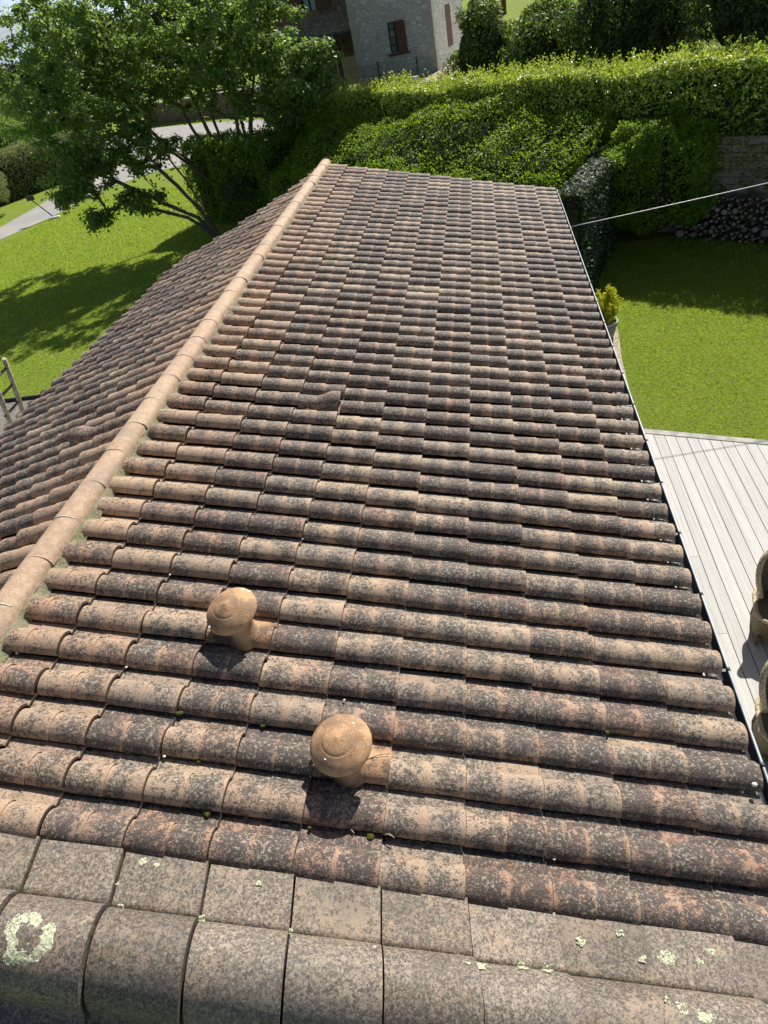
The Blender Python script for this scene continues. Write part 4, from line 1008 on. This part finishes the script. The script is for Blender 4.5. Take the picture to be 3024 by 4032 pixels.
# ------------------------------------------------------------------ neighbour's stone house
B0 = np.array([1.307, 27.903]); uu = np.array([.967, -.254]); vv = np.array([.254, .967]); hrz = math.atan2(-.254, .967)
nb_loc = (0, 29.5, 3.2)
nbh = thing('stone_house', 'neighbouring grey rubble stone house with red brown shutters beyond the hedge', 'house', nb_loc)
def hp(a, d, z): p = B0 + uu * a + vv * d; return (p[0], p[1], z)      # a along the front (negative = left), d = depth behind the front
def hbox(a0, a1, d0, d1, z0, z1, name, mat, parent, bevel=0): 
    c = hp((a0 + a1) / 2, (d0 + d1) / 2, (z0 + z1) / 2); return BM().box(c, (abs(a1 - a0), abs(d1 - d0), z1 - z0), rz=hrz, bevel=bevel).build(name, mat, parent, loc=nb_loc)
def wall_open(a0, a1, z0, z1, holes, face, name, mat, parent, th=.22):
    """wall with real rectangular openings; face(a, depth, z) -> point"""
    b = BM(); As = sorted({a0, a1, *[h for q in holes for h in q[:2]]}); Zs = sorted({z0, z1, *[h for q in holes for h in q[2:4]]})
    for A, B in zip(As, As[1:]):
        for C, D in zip(Zs, Zs[1:]):
            ma, mz = (A + B) / 2, (C + D) / 2
            if any(q[0] < ma < q[1] and q[2] < mz < q[3] for q in holes): continue
            b.quad(face(A, 0, C), face(B, 0, C), face(B, 0, D), face(A, 0, D))
    for q in holes:
        A, B, C, D = q[:4]
        b.quad(face(A, 0, C), face(A, th, C), face(B, th, C), face(B, 0, C)); b.quad(face(A, 0, D), face(A, th, D), face(B, th, D), face(B, 0, D))
        b.quad(face(A, 0, C), face(A, th, C), face(A, th, D), face(A, 0, D)); b.quad(face(B, 0, C), face(B, th, C), face(B, th, D), face(B, 0, D))
    bmesh.ops.remove_doubles(b.b, verts=b.b.verts[:], dist=1e-5)
    return b.build(name, mat, parent, loc=nb_loc)
front = lambda a, d, z: hp(a, d, z)
side = lambda a, d, z: hp(-d, a, z)
wall_open(-3.2, 0, 3.1, 9.2, [(-1.75, -1.08, 4.0, 4.93)], front, 'wall', 'rubble', nbh)
wall_open(0, 4.0, 3.1, 9.2, [(1.6, 2.3, 3.75, 5.0)], side, 'wall', 'rubble', nbh)
b = BM(); b.quad(hp(-3.2, 0, 3.1), hp(-3.2, 4, 3.1), hp(-3.2, 4, 9.2), hp(-3.2, 0, 9.2)); b.quad(hp(-3.2, 4, 3.1), hp(0, 4, 3.1), hp(0, 4, 9.2), hp(-3.2, 4, 9.2)); b.build('wall', 'rubble', nbh, loc=nb_loc)
hbox(-3.5, .3, -.3, 4.3, 9.2, 9.35, 'roof', 'tile_far' if 'tile_far' in MT else 'brown_rubble', nbh)
# quoins
for a_, sgn in ((0, -1), (-3.2, 1)):
    b = BM()
    for k in range(20):
        z0 = 3.15 + k * .3; l1, l2 = (.34, .2) if k % 2 else (.2, .34)
        if a_ == 0:
            p = [hp(-l1, -.012, 0), hp(.012, -.012, 0), hp(.012, l2, 0), hp(.012 - .05, l2, 0), hp(.012 - .05, .04, 0), hp(-l1, .04, 0)]; b.prism([q[:2] for q in p], z0, z0 + .297)
        else: b.box(hp(a_ + l1 / 2 - .012, .014, z0 + .15), (l1, .05, .297), rz=hrz)
    b.build('quoins', 'stone_trim', nbh, loc=nb_loc)
# front window
def arch_panel(a0, a1, z0, z1, rise, d0, d1, name, mat, parent):
    b = BM(); m = (a0 + a1) / 2; top = [(a0 + (a1 - a0) * k / 10, z1 + rise * (1 - ((a0 + (a1 - a0) * k / 10 - m) / ((a1 - a0) / 2)) ** 2)) for k in range(11)]
    poly = [(a0, z0), (a1, z0)] + top[::-1]
    va = [b.b.verts.new(hp(a, d0, z)) for a, z in poly]; vb = [b.b.verts.new(hp(a, d1, z)) for a, z in poly]
    b.b.faces.new(va); b.b.faces.new(vb[::-1])
    for i in range(len(poly)): j = (i + 1) % len(poly); b.b.faces.new((va[i], va[j], vb[j], vb[i]))
    return b.build(name, mat, parent, loc=nb_loc)
wn = hbox(-1.75, -1.08, .10, .13, 4.0, 4.93, 'window', 'glass', nbh)
b = BM()
for a_ in (-1.75, -1.5, -1.29, -1.08): b.box(hp(a_ + (.012 if a_ == -1.75 else -.012 if a_ == -1.08 else 0), .075, 4.465), (.035 if a_ in (-1.75, -1.08, -1.5) else .018, .05, .93), rz=hrz)
for z_ in (4.02, 4.24, 4.47, 4.70, 4.91): b.box(hp(-1.415, .078, z_), (.67, .04, .028), rz=hrz)
b.build('frame', 'frame_dark', wn, loc=nb_loc)
BM().box(hp(-1.41, -.02, 3.955), (.86, .16, .07), rz=hrz, bevel=.01).build('sill', 'beam', wn, loc=nb_loc)
BM().box(hp(-1.46, -.004, 5.05), (.95, .03, .2), rz=hrz, bevel=.01).build('lintel', 'stone_trim', wn, loc=nb_loc)
BM().box(hp(-1.84, -.004, 4.46), (.14, .025, .5), rz=hrz, bevel=.01).build('jamb_stone', 'stone_trim', wn, loc=nb_loc)
sh = arch_panel(-1.40, -1.05, 3.97, 4.88, .07, -.075, -.035, 'shutter', 'shutter', nbh)
b = BM()
for z_ in (4.12, 4.72): b.box(hp(-1.225, -.082, z_), (.34, .012, .07), rz=hrz)
b.build('shutter_bar', 'shutter', sh, loc=nb_loc)
# side opening with a narrow closed shutter
c = BM(); c.box(side(1.95, .02, 4.38), (.05, .62, 1.3), rz=hrz, bevel=.008); c.build('shutter', 'shutter', nbh, loc=nb_loc)
# left wing with porch
wall_open(-8.5, -3.2, 3.1, 9.0, [(-5.55, -4.85, 4.0, 4.8), (-5.75, -5.15, 5.75, 6.8)], lambda a, d, z: hp(a, 1.5 + d, z), 'wing_wall', 'brown_rubble', nbh)
hbox(-4.75, -3.2, 1.46, 1.497, 3.1, 4.05, 'rendered_base', 'plaster', nbh)
w2 = hbox(-5.55, -4.85, 1.60, 1.63, 4.0, 4.8, 'window', 'curtain', nbh)
b = BM()
for a_ in (-5.53, -5.2, -4.87): b.box(hp(a_, 1.57, 4.4), (.05, .05, .8), rz=hrz)
for z_ in (4.02, 4.4, 4.78): b.box(hp(-5.2, 1.572, z_), (.7, .04, .045), rz=hrz)
b.build('frame', 'frame_dark', w2, loc=nb_loc)
w3 = hbox(-5.75, -5.15, 1.6, 1.63, 5.75, 6.8, 'window', 'curtain', nbh)
b = BM()
for a_ in (-5.73, -5.45, -5.17): b.box(hp(a_, 1.57, 6.27), (.05, .05, 1.05), rz=hrz)
b.build('frame', 'frame_dark', w3, loc=nb_loc)
for a_ in (-6.07, -4.83): hbox(a_ - .3, a_ + .3, 1.43, 1.47, 5.72, 6.82, 'shutter', 'shutter', nbh)
# lean-to roof of small tiles over the porch
V = []; F = []; nu, nv = 40, 97
for j in range(nv):
    a = -7.6 + 4.4 * j / (nv - 1)
    for i in range(nu):
        q = i / (nu - 1); step = (q * 9) % 1 * .02
        V.append(hp(a, 1.45 - 1.30 * q, 5.52 - .60 * q + .045 * abs(math.sin(math.pi * j / 4)) + step))
for j in range(nv - 1):
    for i in range(nu - 1): p = j * nu + i; F.append((p, p + 1, p + nu + 1, p + nu))
k_ = len(V); pr_ = mesh_np('porch_roof', V, F, 'tile', nbh, {'tone': [random.random() for _ in range(k_)], 'tone2': [.2] * k_, 'edge': [0.] * k_}, smooth=True, loc=nb_loc)
BM().tube([hp(-7.6, .10, 4.93), hp(-3.2, .10, 4.93)], .05, 10).build('porch_gutter', 'zinc', pr_, loc=nb_loc)
hbox(-7.6, -3.22, .22, .36, 4.74, 4.88, 'porch_beam', 'beam', nbh)
b = BM(); b.box(hp(-4.05, .3, 3.92), (.13, .13, 1.64), rz=hrz)
for s_ in (-1, 1): b.tube([hp(-4.05, .3, 4.2), hp(-4.05 + s_ * .17, .3, 4.5), hp(-4.05 + s_ * .33, .3, 4.76)], [.05, .05, .05], 8)
b.build('porch_post', 'beam', nbh, loc=nb_loc)
b = BM(); b.box(hp(-6.6, .3, 3.92), (.13, .13, 1.64), rz=hrz); b.build('porch_post', 'beam', nbh, loc=nb_loc)

# green mesh fence in front of it
fp = [(-2.35, 28.3), (-.785, 27.1), (.72, 26.05), (2.22, 25.15), (3.7, 24.3)]
fn = thing('mesh_fence', 'thin green wire mesh fence with steel posts in front of the stone house', 'fence', (.7, 26.05, 3.0))
for x, y in fp: BM().box((x, y, 3.40), (.055, .055, 1.10), rz=hz, bevel=.005).build('fence_post', 'green_metal', fn, loc=(.7, 26.05, 3.0))
for (xa, ya), (xb, yb) in zip(fp, fp[1:]):
    b = BM(); a_, c_ = Vector((xa, ya, 0)), Vector((xb, yb, 0)); l_ = (c_ - a_).length
    for k in range(1, int(l_ / .06)):
        p = a_.lerp(c_, k * .06 / l_); b.box((p.x, p.y, 3.38), (.004, .004, .98), rz=hz)
    for z_ in (2.95, 3.15, 3.35, 3.55, 3.75, 3.86): m_ = (a_ + c_) / 2; b.box((m_.x, m_.y, z_), (l_, .006, .006), rz=math.atan2(yb - ya, xb - xa))
    b.build('mesh_panel', 'green_metal', fn, loc=(.7, 26.05, 3.0))
ub = thing('utility_box', 'small white utility box beside a green fence post', 'box', (.5, 25.75, 2.9))
BM().box((.5, 25.75, 3.13), (.40, .22, .52), rz=hz, bevel=.012).build('cabinet', 'white_paint', ub, loc=(.5, 25.75, 2.9))
BM().box((.5, 25.75, 3.405), (.44, .26, .03), rz=hz, bevel=.008).build('lid', 'white_paint', ub, loc=(.5, 25.75, 2.9))

# ------------------------------------------------------------------ left background: clipped hedges, wall, tree line
blob('clipped_shrub', 'rounded grey green clipped shrub cut by the left edge, nearest the road', 'shrub', (-25.6, 34.6, 0), (2.3, 2.0, 1.55), 15000, .11, 'leaf_greygreen', .15, 1.2, .25, 61, flat=.2)
hedge('clipped_hedge', 'flat topped grey green hedge behind the rounded shrub along the road', 'hedge', (-25.6, 42.0, 0), R(62), (9.5, 3.0, 2.5), 17000, .13, 'leaf_greygreen', 1., .15, .25, 'flrt', 0, seed=63)
blob('clipped_shrub', 'bright rounded shrub behind the flat topped hedge at the left', 'shrub', (-33.5, 48.5, 0), (4.2, 3.0, 2.1), 14000, .17, 'leaf_hedge', .2, .8, .4, 65)
blob('clipped_shrub', 'pale grey green shrub at the left edge in front of the tree line', 'shrub', (-42.5, 62, 0), (4.6, 4, 2.9), 13000, .2, 'leaf_greygreen', .3, .8, .5, 67)
blob('roadside_bush', 'dark bush on the far side of the road glimpsed under the tree crown', 'bush', (-33, 63, 0), (4.0, 3, 2.0), 9000, .22, 'leaf_dark', .3, .8, .5, 69)
for i, (x, y, rx, rz_, lab) in enumerate(((-66, 92, 9, 4.2, 'distant dark tree at the far left of the horizon'), (-54, 88, 8, 3.4, 'distant dark tree behind the pale grey green shrub'), (-42, 86, 8, 4.6, 'distant round tree seen through the left of the crown'), (-28, 84, 8, 5.0, 'distant tree seen through the middle of the crown'), (-15, 78, 7, 4.8, 'distant tree beyond the low stone wall'), (-5, 72, 6, 5., 'distant tree left of the stone house'))):
    blob('distant_tree', lab, 'tree', (x, y, 0), (rx, 5, rz_), 9000, .42, 'leaf_dark', 1.0, .35, 1.2, 70 + i, group=None)
lw = thing('low_stone_wall', 'low brown stone wall along the far side of the road behind the tree', 'wall', (-18, 58.5, 0))
BM().box((-18.5, 59.6, .75), (19, .5, 1.5), rz=-.45, bevel=.03).build('masonry', 'brown_rubble', lw, loc=(-18, 58.5, 0))
BM().box((-18.5, 59.6, 1.545), (19.1, .6, .09), rz=-.45, bevel=.02).build('coping', 'stone_trim', lw, loc=(-18, 58.5, 0))
